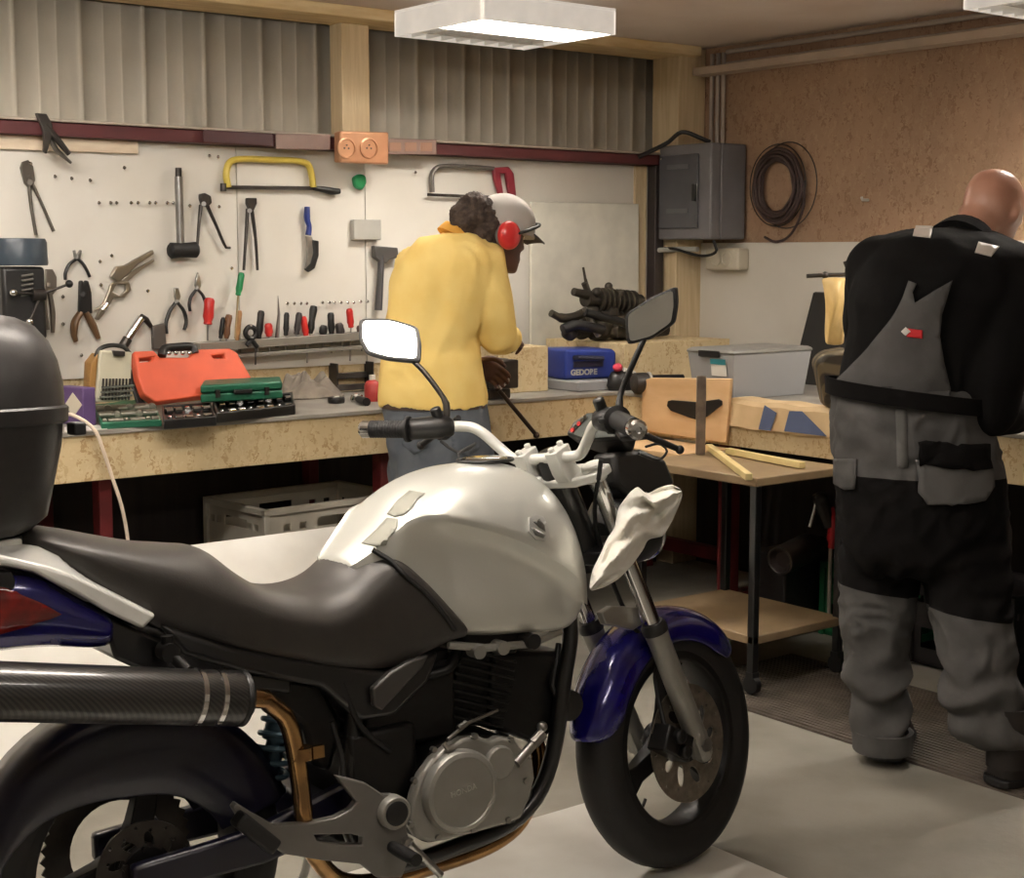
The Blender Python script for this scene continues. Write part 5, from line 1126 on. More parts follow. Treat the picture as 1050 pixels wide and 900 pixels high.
# things at the corner front
t = thing('work_glove', 'black bundle with a pink tip lying before the corner box', 'glove', PZ(633, 398, TB))
c = PZ(637, 399.5, TB); b = MB(); b.loft([[c+V((.07*math.cos(a)*s, .045*math.sin(a)*s, z)) for a in [2*pi*k/16 for k in range(16)]] for s, z in ((.9, 0), (1.05, .02), (.95, .05), (.7, .075), (.3, .085))]); obj('body', b, black_plastic, t)
b = MB(); b.ball(c+V((-.035, -.015, .095)), (.022, .02, .018)); obj('pink_tip', b, mat('pink_red', (206, 62, 84), .5), t); b = MB(); b.tube([c+V((-.01, -.025, .085)), c+V((.05, -.03, .07))], [.010, .005], 8); obj('white_tag', b, white_melamine, t)
t = thing('hand_lamp', 'black round-headed lamp lying on the bench in front of the corner box', 'lamp', PZ(660, 400, TB))
c = PZ(655, 404, TB)+UP*.044; ax_ = (RV*.9+HV*.25).normalized(); b = MB(); b.lathe(c-ax_*.03, ax_, [(0, 0), (.03, .002), (.042, .012), (.043, .05), (.040, .066)], 24); obj('head', b, mat('lamp_dark', (44, 40, 38), .5), t)
b = MB(); b.lathe(c+ax_*.036, ax_, [(.040, 0), (.044, .002), (.044, .010), (.036, .012)], 24); obj('rim', b, grey_plastic, t); b = MB(); b.tube([c+ax_*.04+UP*.01, c+ax_*.19+UP*.014+HV*.0], [.022, .018], 12); obj('grip', b, black_plastic, t)
# clear storage box
clear = bpy.data.materials.new('clear_plastic'); clear.use_nodes = True; _b = clear.node_tree.nodes['Principled BSDF']; _b.inputs['Base Color'].default_value = lin((214, 214, 214)); _b.inputs['Roughness'].default_value = .18; _b.inputs['Transmission Weight'].default_value = .55; _b.inputs['IOR'].default_value = 1.25
t = thing('storage_box', 'clear plastic storage box with a grey lid on the right bench', 'storage box', (4.42, 4.10, TB))
x0, x1, y0, y1, h = 4.215, 4.66, 4.02, 4.27, .175
b = MB(); q = lambda i, z: [V((x0+i, y0+i, z)), V((x1-i, y0+i, z)), V((x1-i, y1-i, z)), V((x0+i, y1-i, z))]
b.loft([q(.02, TB), q(.0, TB+h), q(.006, TB+h), q(.026, TB+.006)]); obj('tub', b, clear, t, bevel=.004)
b = MB(); b.loft([q(-.004, TB+h), q(-.004, TB+h+.012), q(.01, TB+h+.020)]); obj('lid', b, mat('lid_grey', (128, 126, 120), .4), t, bevel=.005)
b = MB(); b.prism([V((x0+.006, 4.06, TB+.09)), V((x0+.006, 4.14, TB+.09)), V((x0-.002, 4.14, TB+.155)), V((x0-.002, 4.06, TB+.155))], V((-.002, 0, 0))); lb_ = obj('label', b, white_melamine, t)
b = MB(); b.prism([V((x0-.002, 4.06, TB+.135)), V((x0-.002, 4.14, TB+.135)), V((x0-.0045, 4.14, TB+.156)), V((x0-.0045, 4.06, TB+.156))], V((-.002, 0, 0))); obj('label_stripe', b, mat('teal_print', (48, 130, 140), .5), lb_)
b = MB(); b.box((x0-.012, 4.09, TB+h-.012), (x0-.005, 4.20, TB+h+.012)); obj('clip', b, black_plastic, t, bevel=.002)
for k, (px_, c_) in enumerate((((4.315, 4.145), (170, 120, 110)), ((4.44, 4.145), (150, 150, 150)), ((4.565, 4.145), (120, 110, 104)))):
    b = MB(); b.ball(V((px_[0], px_[1], TB+.062)), (.058, .07, .05)); solo('parcel', b, mat('parcel%d' % k, c_, .6), ['pinkish bundle inside the clear box, nearest its front corner', 'pale grey bundle in the middle of the clear box', 'brownish bundle at the far end inside the clear box'][k], 'bundle')
# cement sack paper draped on the bench front
t = thing('paper_sack', 'flattened paper sack with blue print draped over the right bench front', 'sack', (4.2, 3.75, TB))
ya, yb_ = 3.40, 3.985; b = MB(); pr = [(4.275, TB+.008), (4.25, TB+.014), (4.20, TB+.014), (4.152, TB+.012), (4.140, TB), (4.138, TB-.04), (4.134, TB-.086)]
rows = [[V((x, yb_+(ya-yb_)*k/16+.01*math.sin(k*.8+z*20), z+.003*math.sin(k*1.1))) for x, z in pr+[(x-.003*(x < 4.15), z+.004*(x > 4.145)) for x, z in pr[::-1]]] for k in range(17)]
b.loft(rows); obj('paper', b, mat('kraft_paper', (214, 188, 146), .8, col2=(196, 168, 128)), t)
for pts in ([(3.78, .012), (3.72, -.012), (3.745, -.08), (3.805, -.08)], [(3.66, .0), (3.60, .004), (3.48, -.075), (3.68, -.075)]):
    b = MB(); b.prism([V((4.130-.0035*max(0, -z)/.086, y, TB+z-.004)) for y, z in pts], V((-.0012, 0, 0))); obj('blue_print', b, mat('print_blue', (84, 98, 132), .7), t)
# plywood board with a black plate on its face, grey upright, trolley
t = thing('plywood_board', 'plywood board with a black wing-shaped plate leaning on the right bench front', 'board', (4.12, 4.2, .752))
b = MB(); S5 = lambda x, y, o=0: PX(x, y, 4.135-o); b.prism([S5(660, 441), S5(661, 396), S5(664, 389), S5(670, 387), S5(752, 388), S5(747, 454)], V((-.014, 0, 0))); obj('panel', b, plywood, t, bevel=.003)
b = MB(); b.prism([S5(x, y, .0145) for x, y in ((685, 416), (686, 411), (690, 410), (716, 412), (738, 409), (741, 411), (741, 415), (726, 427), (718, 431), (708, 428), (689, 421))], V((-.008, 0, 0))); obj('black_plate', b, black_plastic, t, bevel=.002)
TZ = .75
b = MB(); b.box((3.86, 3.955, TZ-.020), (4.144, 4.48, TZ)); solo('wooden_offcut', b, plywood, 'flat plywood offcut bridging the trolley and the bench corner', 'board', bevel=.003)
t = thing('trolley', 'small two-shelf trolley with brown tops and black tube legs on castors', 'trolley', (3.88, 3.62, 0))
shelf_m = mat('trolley_top', (150, 128, 96), .5, col2=(128, 108, 82), scale=6); x0, x1, y0, y1 = 3.655, 4.115, 3.375, 3.95
for z, nm in ((TZ-.032, 'top_shelf'), (.185, 'lower_shelf')): obj(nm, MB().box((x0, y0, z), (x1, y1, z+.03)), shelf_m, t, bevel=.004)
for x in (x0+.014, x1-.014):
    for y in (y0+.014, y1-.014):
        lg = obj('leg', MB().box((x-.014, y-.014, .088), (x+.014, y+.014, TZ-.03)), frame_black, t, bevel=.003)
        b = MB(); b.cyl((x-.012, y, .0465), (x+.012, y, .0465), .031); b.obox((x, y, .080), V((.016, 0, 0)), V((0, .016, 0)), UP*.010); obj('castor', b, black_plastic, lg)
b = MB(); c = PZ(718, 466, TZ); b.obox(c+UP*.145, RV*.017, HV*.012, UP*.144); solo('steel_upright', b, mat('upright_steel', (140, 126, 112), .4, .6, col2=(104, 92, 82), scale=14), 'scuffed grey metal upright standing on the back of the trolley', 'bar', bevel=.003)
for (a, c_, lab) in (((727, 458), (768, 489), 'pale wooden stick pointing to the front corner of the trolley'), ((746, 462), (823, 477), 'pale wooden stick lying toward the man in dungarees on the trolley')):
    p, q = PZ(*a, TZ+.012), PZ(*c_, TZ+.012); d = (q-p).normalized(); n = V((-d.y, d.x, 0)); b = MB(); b.obox((p+q)/2, d*((q-p).length/2), n*.012, UP*.011); solo('wooden_stick', b, mat('stick_pale', (226, 206, 148), .6, col2=(210, 188, 128)), lab, 'stick', bevel=.002)
# stand with the hanging bag, olive sack
t = thing('hook_stand', 'thin black stand with a crossbar on the right bench by the man in dungarees', 'stand', (4.62, 3.55, TB))
H = lambda x, y, o=0: PD(x, y, 5.45-o)
p = H(876, 400); p.z = TB; b = MB(); b.lathe(p, UP, [(0, 0), (.06, 0), (.06, .012), (.012, .016), (0, .016)], 20); obj('foot', b, dark_steel, t); top = H(866, 268); b = MB(); b.tube([p+UP*.01, H(874, 290), top], .006, 8); obj('post', b, dark_steel, t); b = MB(); b.tube([H(827, 283), H(846, 282), H(884, 281)], .0075, 8); b.ball(H(846, 282), .013); obj('crossbar', b, dark_steel, t)
b = MB(); rings = []
for k in range(15):
    v = k/14; y = 284+70*v; xl = 842+7*v+2*math.sin(v*5); xr = 869-1*v+3*math.sin(v*4+1); w = (xr-xl)/2*5.45/FPX; c = H((xl+xr)/2, y, .03+.02*v); dd = .012+.05*math.sin(pi*min(1, v*.8+.1))
    rings.append([c+RV*(w*math.cos(a))+HV*(dd*math.sin(a)*(1+.35*math.sin(3*a+v*5))) for a in [2*pi*j/28 for j in range(28)]])
b.loft(rings); solo('hanging_bag', b, mat('bag_yellow', (226, 196, 132), .45, col2=(208, 174, 108), scale=14), 'pale yellow bag hanging from the black crossbar', 'bag', sub=1)
b = MB(); G = lambda x, y, o=0: PD(x, y, 5.25-o); base_ = [G(846, 398), G(876, 402), G(892, 396)]
pts = [(838, 350), (846, 340), (868, 336), (890, 345), (892, 400), (866, 404), (848, 396)]
b.prism([G(x, min(y, 404)) for x, y in pts], HV*.12); o_ = solo('olive_sack', b, mat('sack_olive', (96, 84, 60), .6, col2=(48, 40, 28), scale=9, kind='wave'), 'olive brown folded sack beside the man in dungarees', 'sack', bevel=.02, seg=3)  # dark wave bands painted in for the fold creases
o_.location.z = TB+.001
# under the right bench
green_m = mat('crate_green', (16, 92, 54), .5); black_c = mat('crate_black', (30, 26, 26), .5)
crate('bottle_crate', (4.70, 3.62, .0005), math.radians(91), green_m, 'green plastic crate on the floor behind the trolley', h=.28, w=.40, d=.34)
crate('bottle_crate', (4.72, 2.56, .0005), math.radians(88), mat('crate_dark_green', (18, 64, 40), .5), 'green plastic crate on the floor at the right edge of the picture', h=.42, w=.56, d=.36)
crate('black_crate', (4.62, 3.12, .0095), math.radians(89), black_c, 'black plastic crate on the floor seen between the legs of the man in dungarees', h=.30, w=.42, d=.36)
b = MB(); b.obox(PX(842, 668, 4.40), V((.002, 0, 0)), V((0, .05, 0)), UP*.02); 
t = thing('scrap_silencer', 'old black exhaust lying under the bench behind the trolley leg', 'exhaust', (4.55, 3.95, .29)); 
a0, a1 = PD(800, 575, 5.55), PD(838, 556, 5.75); d = (a1-a0).normalized(); b = MB(); b.lathe(a0, d, [(.03, .02), (.045, 0), (.055, .004), (.055, .20), (.03, .26), (.02, .30)], 20); obj('body', b, mat('scrap_dark', (58, 50, 48), .5, .4), t); b = MB(); b.torus(a0, d, .05, .006, 24, 8); obj('mouth_ring', b, dark_steel, t)
b = MB(); b.obox((a0+a1)/2-UP*.20, V((.10, 0, 0)), V((0, .2, 0)), UP*.1)
b = MB(); b.box((4.34, 3.85, .0005), (4.9, 4.025, .33)); solo('dark_bin', b, black_c, 'black lidless bin under the bench carrying the old exhaust', 'bin', bevel=.01)
t = thing('hanging_tool', 'black tool with chrome lever and red grip hanging under the bench beside the left leg', 'tool', PD(846, 590, 5.3)); J = lambda x, y: PD(x, y, 5.5)
b = MB(); b.tube([J(838, 506), J(844, 520), J(850, 540)], [.02, .03, .02], 10); b.ball(J(842, 512), .03); obj('body', b, black_plastic, t); b = MB(); b.tube(resample([J(838, 507), J(835, 522), J(830, 540)], 10), .007, 8); obj('chrome_lever', b, chrome, t); b = MB(); b.tube(resample([J(852, 520), J(855, 540), J(852, 562)], 10), [.012]*2+[.022]*6+[.012]*2, 10); obj('red_grip', b, mat('deep_red', (176, 24, 40), .4), t)
b = MB(); b.tube([PD(852, 545, 5.5), PD(850, 622, 5.5), PD(850, 640, 5.5)], .007, 8); obj('rod', b, mat('rod_grey', (150, 142, 132), .4, .4), t)
# ================================================================== people
skin_dark = mat('skin_brown', (84, 54, 42), .5, col2=(74, 46, 36), scale=12)
skin_pale = mat('skin_pale', (204, 158, 136), .36, col2=(188, 136, 114), scale=7)
hair_dark = mat('hair_brown', (78, 64, 56), .9, col2=(54, 44, 38), scale=60, bump=.6, bscale=90)
fleece = mat('yellow_fleece', (252, 222, 138), .85, col2=(248, 214, 126), scale=10, bump=.12, bscale=30)
jeans_m = mat('denim', (92, 98, 104), .8, col2=(74, 80, 88), scale=9, bump=.1, bscale=80)
jacket_m = mat('black_jacket', (17, 16, 16), .9, spec=.15, col2=(13, 12, 12), scale=10, bump=.15, bscale=25)
work_grey = mat('dungaree_grey', (86, 85, 84), .85, spec=.2, col2=(76, 75, 74), scale=12, bump=.12, bscale=50)
work_black = mat('dungaree_black', (14, 13, 13), .9, spec=.12, col2=(18, 16, 16), scale=12, bump=.12, bscale=50)
shoe_m = mat('shoe_black', (30, 26, 25), .55, col2=(40, 34, 31))
def ell(c, ax, ay, rx, ry, n=22, p=2.2):
    out = []
    for k in range(n):
        t = 2*pi*k/n; cx, sy = math.cos(t), math.sin(t)
        out.append(c+ax*(rx*math.copysign(abs(cx)**(2/p), cx))+ay*(ry*math.copysign(abs(sy)**(2/p), sy)))
    return out
def stack(b, d0, rows, kd=.72, p=2.3):
    """rows of (photo y, left x, right x, depth shift): elliptical sections of a figure standing at view distance d0"""
    rings = []
    for r in rows:
        y, xl, xr = r[:3]; dd = r[3] if len(r) > 3 else 0; q = r[4] if len(r) > 4 else kd
        d = d0+dd; c = PD((xl+xr)/2, y, d); w = (xr-xl)/2*d/FPX
        rings.append(ell(c, RV, HV, w, w*q, 26, p))
    b.loft(rings); return b
def limb(b, pts, rr):
    P = resample(pts, 14); n = len(rr); R = []
    for k in range(14):
        u = k/13*(n-1); i = min(n-2, int(u)); R.append(rr[i]*(1-(u-i))+rr[i+1]*(u-i))
    b.tube(P, R, 16); b.ball(P[0], R[0]); b.ball(P[-1], R[-1]); return b
def folds(amp, sc, stretch=V((1, 1, .45)), seed=0):
    def f(p):
        q = V((p.x*stretch.x, p.y*stretch.y, p.z*stretch.z))*sc+V((seed, 0, 0))
        w = noise.noise(q*.6)*1.2
        return amp*(1-abs(noise.noise(q+V((w, w, w))))*2.2)+amp*.5*noise.noise(q*2.1)
    return f
def hand(b, wrist, d, nrm, side, s=1.0, curl=.55):
    """palm, thumb and four separate curled fingers; d = pointing direction, nrm = back of hand, side = thumb side"""
    d = d.normalized(); side = (side-d*side.dot(d)).normalized(); nrm = d.cross(side) if d.cross(side).dot(nrm) > 0 else side.cross(d)
    pal = []
    for u, w, h in ((-.01, .026, .020), (.02, .034, .017), (.05, .041, .015), (.08, .042, .013), (.092, .036, .010)):
        pal.append(ell(wrist+d*(u*s), side, nrm, w*s, h*s, 16))
    b.loft(pal)
    for k, (o, L, r) in enumerate(((.031, .074, .0092), (.0105, .083, .0095), (-.0105, .077, .009), (-.031, .060, .0078))):
        p = wrist+d*(.078*s)+side*(o*s); dd = d.copy(); pts = [p]
        for seg, f in enumerate((.45, .30, .25)):
            a = curl*(.7+.5*seg)+.06*k; dd = (dd*math.cos(a)-nrm*math.sin(a)).normalized(); p = p+dd*(L*f*s); pts.append(p)
            nn = nrm
        b.tube(resample(pts, 9), [r*s]*6+[r*.9*s, r*.8*s, r*.5*s], 9); b.ball(pts[-1]-dd*(.003*s), r*.8*s, seg=10)
    p = wrist+d*(.022*s)+side*(.028*s)-nrm*(.004*s); dd = (d*.62+side*.70-nrm*.32).normalized(); pts = [p, p+dd*(.036*s)]; dd = (d*.92+side*.22-nrm*.35).normalized(); pts += [pts[-1]+dd*(.03*s)]; dd = (d*.9-side*.1-nrm*.45).normalized(); pts += [pts[-1]+dd*(.024*s)]
    b.tube(resample(pts, 9), [.0135*s, .0135*s, .0125*s, .0115*s, .011*s, .0105*s, .010*s, .009*s, .006*s], 9); b.ball(pts[-1], .0075*s, seg=10)
def head(b, c, fw_, up_, s=1.0):
    """skull, jaw, brow, nose, lips, ears and neck root; c = centre of the head"""
    rt = fw_.cross(up_).normalized()
    P = lambda f, r, u: c+fw_*(f*s)+rt*(r*s)+up_*(u*s)
    rings = []
    for u, f0, f1, w in ((-.118, .055, .092, .016), (-.110, .030, .100, .032), (-.09, -.005, .101, .046), (-.065, -.045, .099, .056), (-.04, -.075, .096, .064), (-.01, -.092, .096, .071), (.02, -.099, .098, .075), (.05, -.098, .096, .076), (.08, -.088, .086, .070), (.10, -.070, .068, .058), (.115, -.042, .042, .038), (.122, -.015, .015, .014)):
        rings.append(ell(P((f0+f1)/2, 0, u), fw_, rt, (f1-f0)/2*s, w*s, 28, 2.25))
    b.loft(rings)
    b.loft([ell(P(.094, 0, u), fw_, rt, f*s, w*s, 10, 2) for u, f, w in ((.028, .006, .008), (.0, .016, .011), (-.022, .028, .014), (-.034, .022, .017), (-.04, .008, .012))])
    for r in (-1, 1):
        b.ball(P(.085, r*.034, .030), (.018*s, .024*s, .008*s), (fw_, rt, up_), 12)
        b.ball(P(.088, r*.022, -.026), (.010*s, .016*s, .014*s), (fw_, rt, up_), 10)
        b.ball(P(-.008, r*.079, -.004), (.018*s, .009*s, .031*s), ((fw_*.95-rt*(r*.3)).normalized(), rt, up_), 14)
    b.ball(P(.098, 0, -.062), (.010*s, .025*s, .006*s), (fw_, rt, up_), 12); b.ball(P(.096, 0, -.073), (.011*s, .022*s, .007*s), (fw_, rt, up_), 12); b.ball(P(.088, 0, -.102), (.018*s, .022*s, .016*s), (fw_, rt, up_), 12)
    return P, rt
def join(a, c):
    me = bpy.data.meshes.new('j'); c.bm.to_mesh(me); c.bm.free(); a.add(me); bpy.data.meshes.remove(me); return a
def shoe(name, toe_dir, heel, m, parent, L=.29, H=.10, wf=1):
    d = toe_dir.normalized(); s = V((-d.y, d.x, 0)); b = MB(); rings = []
    for u, w, h in ((0, .026*wf, H*.75), (.03, .036*wf, H*.95), (.08, .038*wf, H), (.13, .038*wf, H*.95), (.17, .042*wf, H*.75), (.21, .047*wf, H*.6), (.255, .044*wf, H*.52), (.285, .026*wf, H*.35)):
        c = heel+d*(u*L/.29); rings.append([c+s*(w*math.cos(t))+UP*(max(0, h*(math.sin(t)) if math.sin(t) > 0 else 0)+.018) for t in [2*pi*k/20 for k in range(20)]])
    b.loft(rings); o = obj(name, b, m, parent, sub=1, ang=70)
    b = MB(); b.loft([[heel+d*(u*L/.29)+s*(w*q*wf)+UP*z for u, w in ((-.004, .02), (.01, .036), (.06, .04), (.12, .038), (.19, .047), (.245, .048), (.275, .036), (.29, .014))for q in (1,)]+[heel+d*(u*L/.29)-s*(w*wf)+UP*z for u, w in ((.29, .014), (.275, .036), (.245, .048), (.19, .047), (.12, .038), (.06, .04), (.01, .036), (-.004, .02))] for z in (.0, .022)])
    obj('sole', b, rubber, o, bevel=.003)
# ------------------------------------------------------------------ the man in yellow
d0 = 5.20
A = lambda x, y, dd=0: PD(x, y, d0+dd)
foot_y = A(440, 690); foot_y.z = 0
man = thing('person', 'person in yellow fleece, jeans, grey cap and red ear defenders working at the bench', 'person', foot_y)
hf0 = (RV*.86+HV*.52).normalized(); pt_ = math.radians(13); hf = hf0*math.cos(pt_)-UP*math.sin(pt_); hu = UP*math.cos(pt_)+hf0*math.sin(pt_)
hcn = A(509, 240, .06)
b = MB(); P, hr = head(b, hcn, hf, hu, 1.02)
b.tube(resample([A(468, 262, .02), A(480, 252, .03), A(493, 246, .05)], 8), [.066, .062, .060, .058, .056, .056, .056, .056], 16)
stack(b, d0, [(415, 398, 490), (380, 402, 482), (340, 404, 482), (300, 410, 492), (268, 420, 500), (252, 436, 494)])
rw_, re_, rs_ = A(524, 347, .25), A(510, 345, .04), A(496, 272, .0)
lw_, le_, ls_ = A(486, 372, .30), A(448, 352, .26), A(430, 275, .10)
limb(b, [rs_, re_], [.055, .048, .042]); limb(b, [re_, rw_], [.044, .038, .030]); limb(b, [ls_, le_], [.055, .048, .042]); limb(b, [le_, lw_], [.044, .038, .030])
hipL, kneeL, ankL = A(427, 440, .06), A(424, 570, .04), A(424, 680, .06); hipR, kneeR, ankR = A(474, 445, -.02), A(478, 575, -.03), A(478, 685, -.04)
for h_, k_, a_ in ((hipL, kneeL, ankL), (hipR, kneeR, ankR)): limb(b, [h_, k_], [.085, .072, .056]); limb(b, [k_, a_], [.056, .055, .040])
b.tube([A(450, 420, .02), A(450, 450, .02)], [.15, .13], 16)
bodyb = remesh(b, .009, 4)
hb = MB(); hand(hb, rw_, (rw_-re_).normalized(), UP, -RV*.3+UP*.2-HV*.6, 1.0, .5); hand(hb, lw_, (lw_-le_).normalized(), UP, RV+HV*.1, 1.0, .5)
join(bodyb, remesh(hb, .004, 2)); body = obj('body', bodyb, skin_dark, man, ang=80)
for r in (-1, 1): obj('eye', MB().ball(P(.079, r*.033, .012), .012*1.02, seg=12), mat('eye_white', (220, 214, 206), .2), man)
# hair: rough dark mass behind, cap, ear defenders
b = MB(); b.ball(P(-.055, 0, .012), (.070, .084, .088), (hf, hr, hu), 24); b.ball(P(-.105, 0, .052), (.060, .078, .070), (hf, hr, hu), 20); b.ball(P(-.13, 0, .025), (.052, .066, .062), (hf, hr, hu), 18); b.ball(P(-.075, .0, -.05), (.06, .065, .06), (hf, hr, hu), 18)
hairb = remesh(b, .009, 2, lambda p: .010*noise.noise(p*30)+.010*noise.noise(p*80)); obj('hair', hairb, hair_dark, man, ang=80)
b = MB(); rings = []
for t, k_ in [(pi/2*j/9, j) for j in range(10)]:
    r_ = math.cos(t); rings.append(ell(P(.022, 0, .045+.098*math.sin(t)), hf, hr, max(.004, .110*r_)*1.02, max(.004, .094*r_)*1.02, 32, 2.1))
b.loft([ell(P(.034, 0, .012), hf, hr, .104, .097, 32, 2.1)]+rings); cap_m = mat('cap_grey', (172, 167, 160), .8, col2=(176, 170, 164), scale=14); cp = obj('cap', b, cap_m, man, ang=60)
b = MB(); rows = []
for j in range(8):
    u = j/7; rows.append([P(.105+.085*u*(1-.35*abs(s_)), s_*.075*(1-.25*u*u), .034-.020*u-.012*s_*s_) for s_ in [-1+2*k/10 for k in range(11)]])
b.loft(rows, False, False); obj('peak', b, mat('peak_dark', (66, 62, 62), .7), cp, solid=.004)
b = MB(); b.ball(P(-.09, .0, .065), .008); 
earm = None
for r in (-1, 1):
    cu = P(-.004, r*.098, -.006); b = MB(); b.lathe(cu-hr*(r*.022), hr*r, [(.030, 0), (.040, .003), (.043, .012), (.042, .022), (.036, .034), (.022, .041), (0, .043)], 26, sy=1.15); e_ = obj('ear_defender', b, mat('defender_red', (206, 46, 46), .3, coat=.4), man)
    b = MB(); b.torus(cu-hr*(r*.020), hr, .034, .012, 26, 10); obj('cushion', b, mat('cushion_grey', (112, 106, 102), .7), e_)
b = MB(); b.tube([P(-.004+.150*math.sin(t), .112*math.cos(t), -.006+.075*math.sin(t)) for t in [pi*k/24 for k in range(25)]], .006, 8); obj('headband', b, black_plastic, man)
# fleece
b = MB(); stack(b, d0, [(417, 389, 499, .01), (408, 388.5, 498.5, .01), (395, 390, 496), (375, 391, 491), (346, 393, 489), (317, 396, 497), (292, 400, 506), (270, 407, 511), (256, 417, 507), (247, 431, 500), (240, 446, 494)], .80)
limb(b, [A(494, 270, .0), A(506, 310, .0), re_], [.084, .074, .066, .062]); limb(b, [re_, re_.lerp(rw_, .5), rw_.lerp(re_, .05)], [.062, .056, .048, .042]); limb(b, [ls_, le_], [.082, .068, .060]); limb(b, [le_, lw_.lerp(le_, .15)], [.060, .052, .042])
def crease(p): return .007*math.sin(34*(p.z*1.0+.55*(p-FA).dot(RV))+5*noise.noise(p*5))*max(0, noise.noise(p*3.2+V((3, 1, 7)))+.25)
f1 = folds(.008, 9, V((1, 1, .4)), 4)
fl = remesh(b, .010, 8, lambda p: f1(p)+crease(p)); fleece_bvh = bvh_of(fl); obj('fleece', fl, fleece, man, ang=80)
b = MB(); nc = A(474, 241, .03); nd = (A(492, 226, .05)-A(468, 262, .02)).normalized(); x, y = basis(nd); b.loft([ell(nc+nd*u, x, y, w, w*.95, 26, 2) for u, w in ((-.028, .088), (-.012, .084), (.006, .078), (.008, .072), (-.02, .074))]); obj('collar', b, mat('collar_orange', (232, 170, 70), .8), man, ang=60)
# jeans
b = MB(); stack(b, d0, [(402, 392, 496, .01), (420, 394, 499, .01), (445, 396, 504), (470, 399, 507), (500, 401, 508, 0)], .78)
for h_, k_, a_, w_ in ((A(427, 480, .06), kneeL, ankL, 0), (A(478, 480, -.02), kneeR, ankR, 0)): limb(b, [h_, k_], [.098, .088, .078]); limb(b, [k_, a_], [.078, .072, .066])
jn = remesh(b, .011, 6, folds(.007, 10, V((1, 1, .8)), 11)); jb = bvh_of(jn); jo = obj('jeans', jn, jeans_m, man, ang=80)
for poly in ([(412, 432), (440, 434), (439, 458), (425, 466), (413, 456)], [(462, 436), (490, 436), (491, 460), (478, 468), (464, 460)]): obj('back_pocket', decal(jb, poly, .003, 4), mat('denim_pocket', (82, 88, 96), .8), jo, solid=.003)
b = MB(); b.loft([ell(A(445, y, .01), RV, HV, .178*w, .142*w, 30, 2.3) for y, w in ((408, 1.0), (408, 1.02), (417, 1.03), (417, 1.0), (408, 1.0))], False); obj('belt', b, mat('belt_brown', (70, 54, 44), .6), jo)
for s_, a_ in ((1, ankL), (-1, ankR)): hl_ = V((a_.x, a_.y, 0.0))-hf0*.06; shoe('shoe', hf0, hl_, shoe_m, man)
# ------------------------------------------------------------------ the man in dungarees
d1 = 4.25
A2 = lambda x, y, dd=0: PD(x, y, d1+dd)
ft = A2(950, 790); ft.z = 0
man2 = thing('person', 'bald person in black jacket and grey dungarees bending over the right bench, seen from behind', 'person', ft)
f20 = (RV*.66+HV*.75).normalized(); p2 = math.radians(34); f2 = f20*math.cos(p2)-UP*math.sin(p2); u2 = UP*math.cos(p2)+f20*math.sin(p2)
h2 = A2(1016, 219, .20)
b = MB(); P2, r2 = head(b, h2, f2, u2, 1.06)
b.tube(resample([A2(975, 275, .06), A2(990, 250, .12), A2(1006, 226, .18)], 8), [.085, .080, .076, .072, .069, .068, .067, .066], 16)
stack(b, d1, [(440, 870, 1000), (400, 875, 990), (350, 890, 1010), (300, 895, 1025), (265, 905, 1030, .04), (250, 930, 1020, .06)], .66)
rs2, re2, rw2 = A2(1034, 282, -.02), A2(1010, 420, -.06), A2(1052, 424, .22)
ls2, le2, lw2 = A2(902, 276, .08), A2(890, 335, .26), A2(930, 372, .52)
for a_, m_, c_ in ((rs2, re2, rw2), (ls2, le2, lw2)): limb(b, [a_, m_], [.062, .052, .046]); limb(b, [m_, c_], [.046, .040, .032])
tl = (HV*.93+RV*.36).normalized(); tr_ = (HV*.45+RV*.9).normalized(); heelL, heelR = PZ(905, 784, .0155)+tl*.03, PZ(1012, 806, .0155)+tr_*.02
hL, kL, aL = A2(900, 480, .05), A2(900, 625, .05), heelL+tl*.05+UP*.10; hR, kR, aR = A2(985, 485, -.03), A2(996, 640, -.10), heelR+tr_*.06+UP*.10
for q_ in ((hL, kL, aL), (hR, kR, aR)): limb(b, [q_[0], q_[1]], [.095, .082, .064]); limb(b, [q_[1], q_[2]], [.062, .06, .044])
b.tube([A2(940, 440, .02), A2(942, 500, .02)], [.17, .15], 16)
bb = remesh(b, .009, 4); hb = MB()
hand(hb, rw2, (rw2-re2).normalized(), UP, -RV*.4+HV, 1.05, .5); hand(hb, lw2, (lw2-le2).normalized(), UP, RV*.9+HV*.2, 1.05, .5)
join(bb, remesh(hb, .004, 2)); obj('body', bb, skin_pale, man2, ang=80)
for r in (-1, 1): obj('eye', MB().ball(P2(.081, r*.035, .012), .0125, seg=12), mat('eye_white', (220, 214, 206)), man2)
b = MB(); b.loft([ell(P2(-.012, 0, u), f2, r2, f*1.06, w*1.06, 30, 2.2) for u, f, w in ((-.05, .068, .058), (-.02, .083, .073), (.0, .0865, .0765), (.02, .089, .078))]); obj('stubble', b, mat('stubble', (150, 104, 84), .7, col2=(176, 124, 102), scale=40), man2) if 0 else b.bm.free()
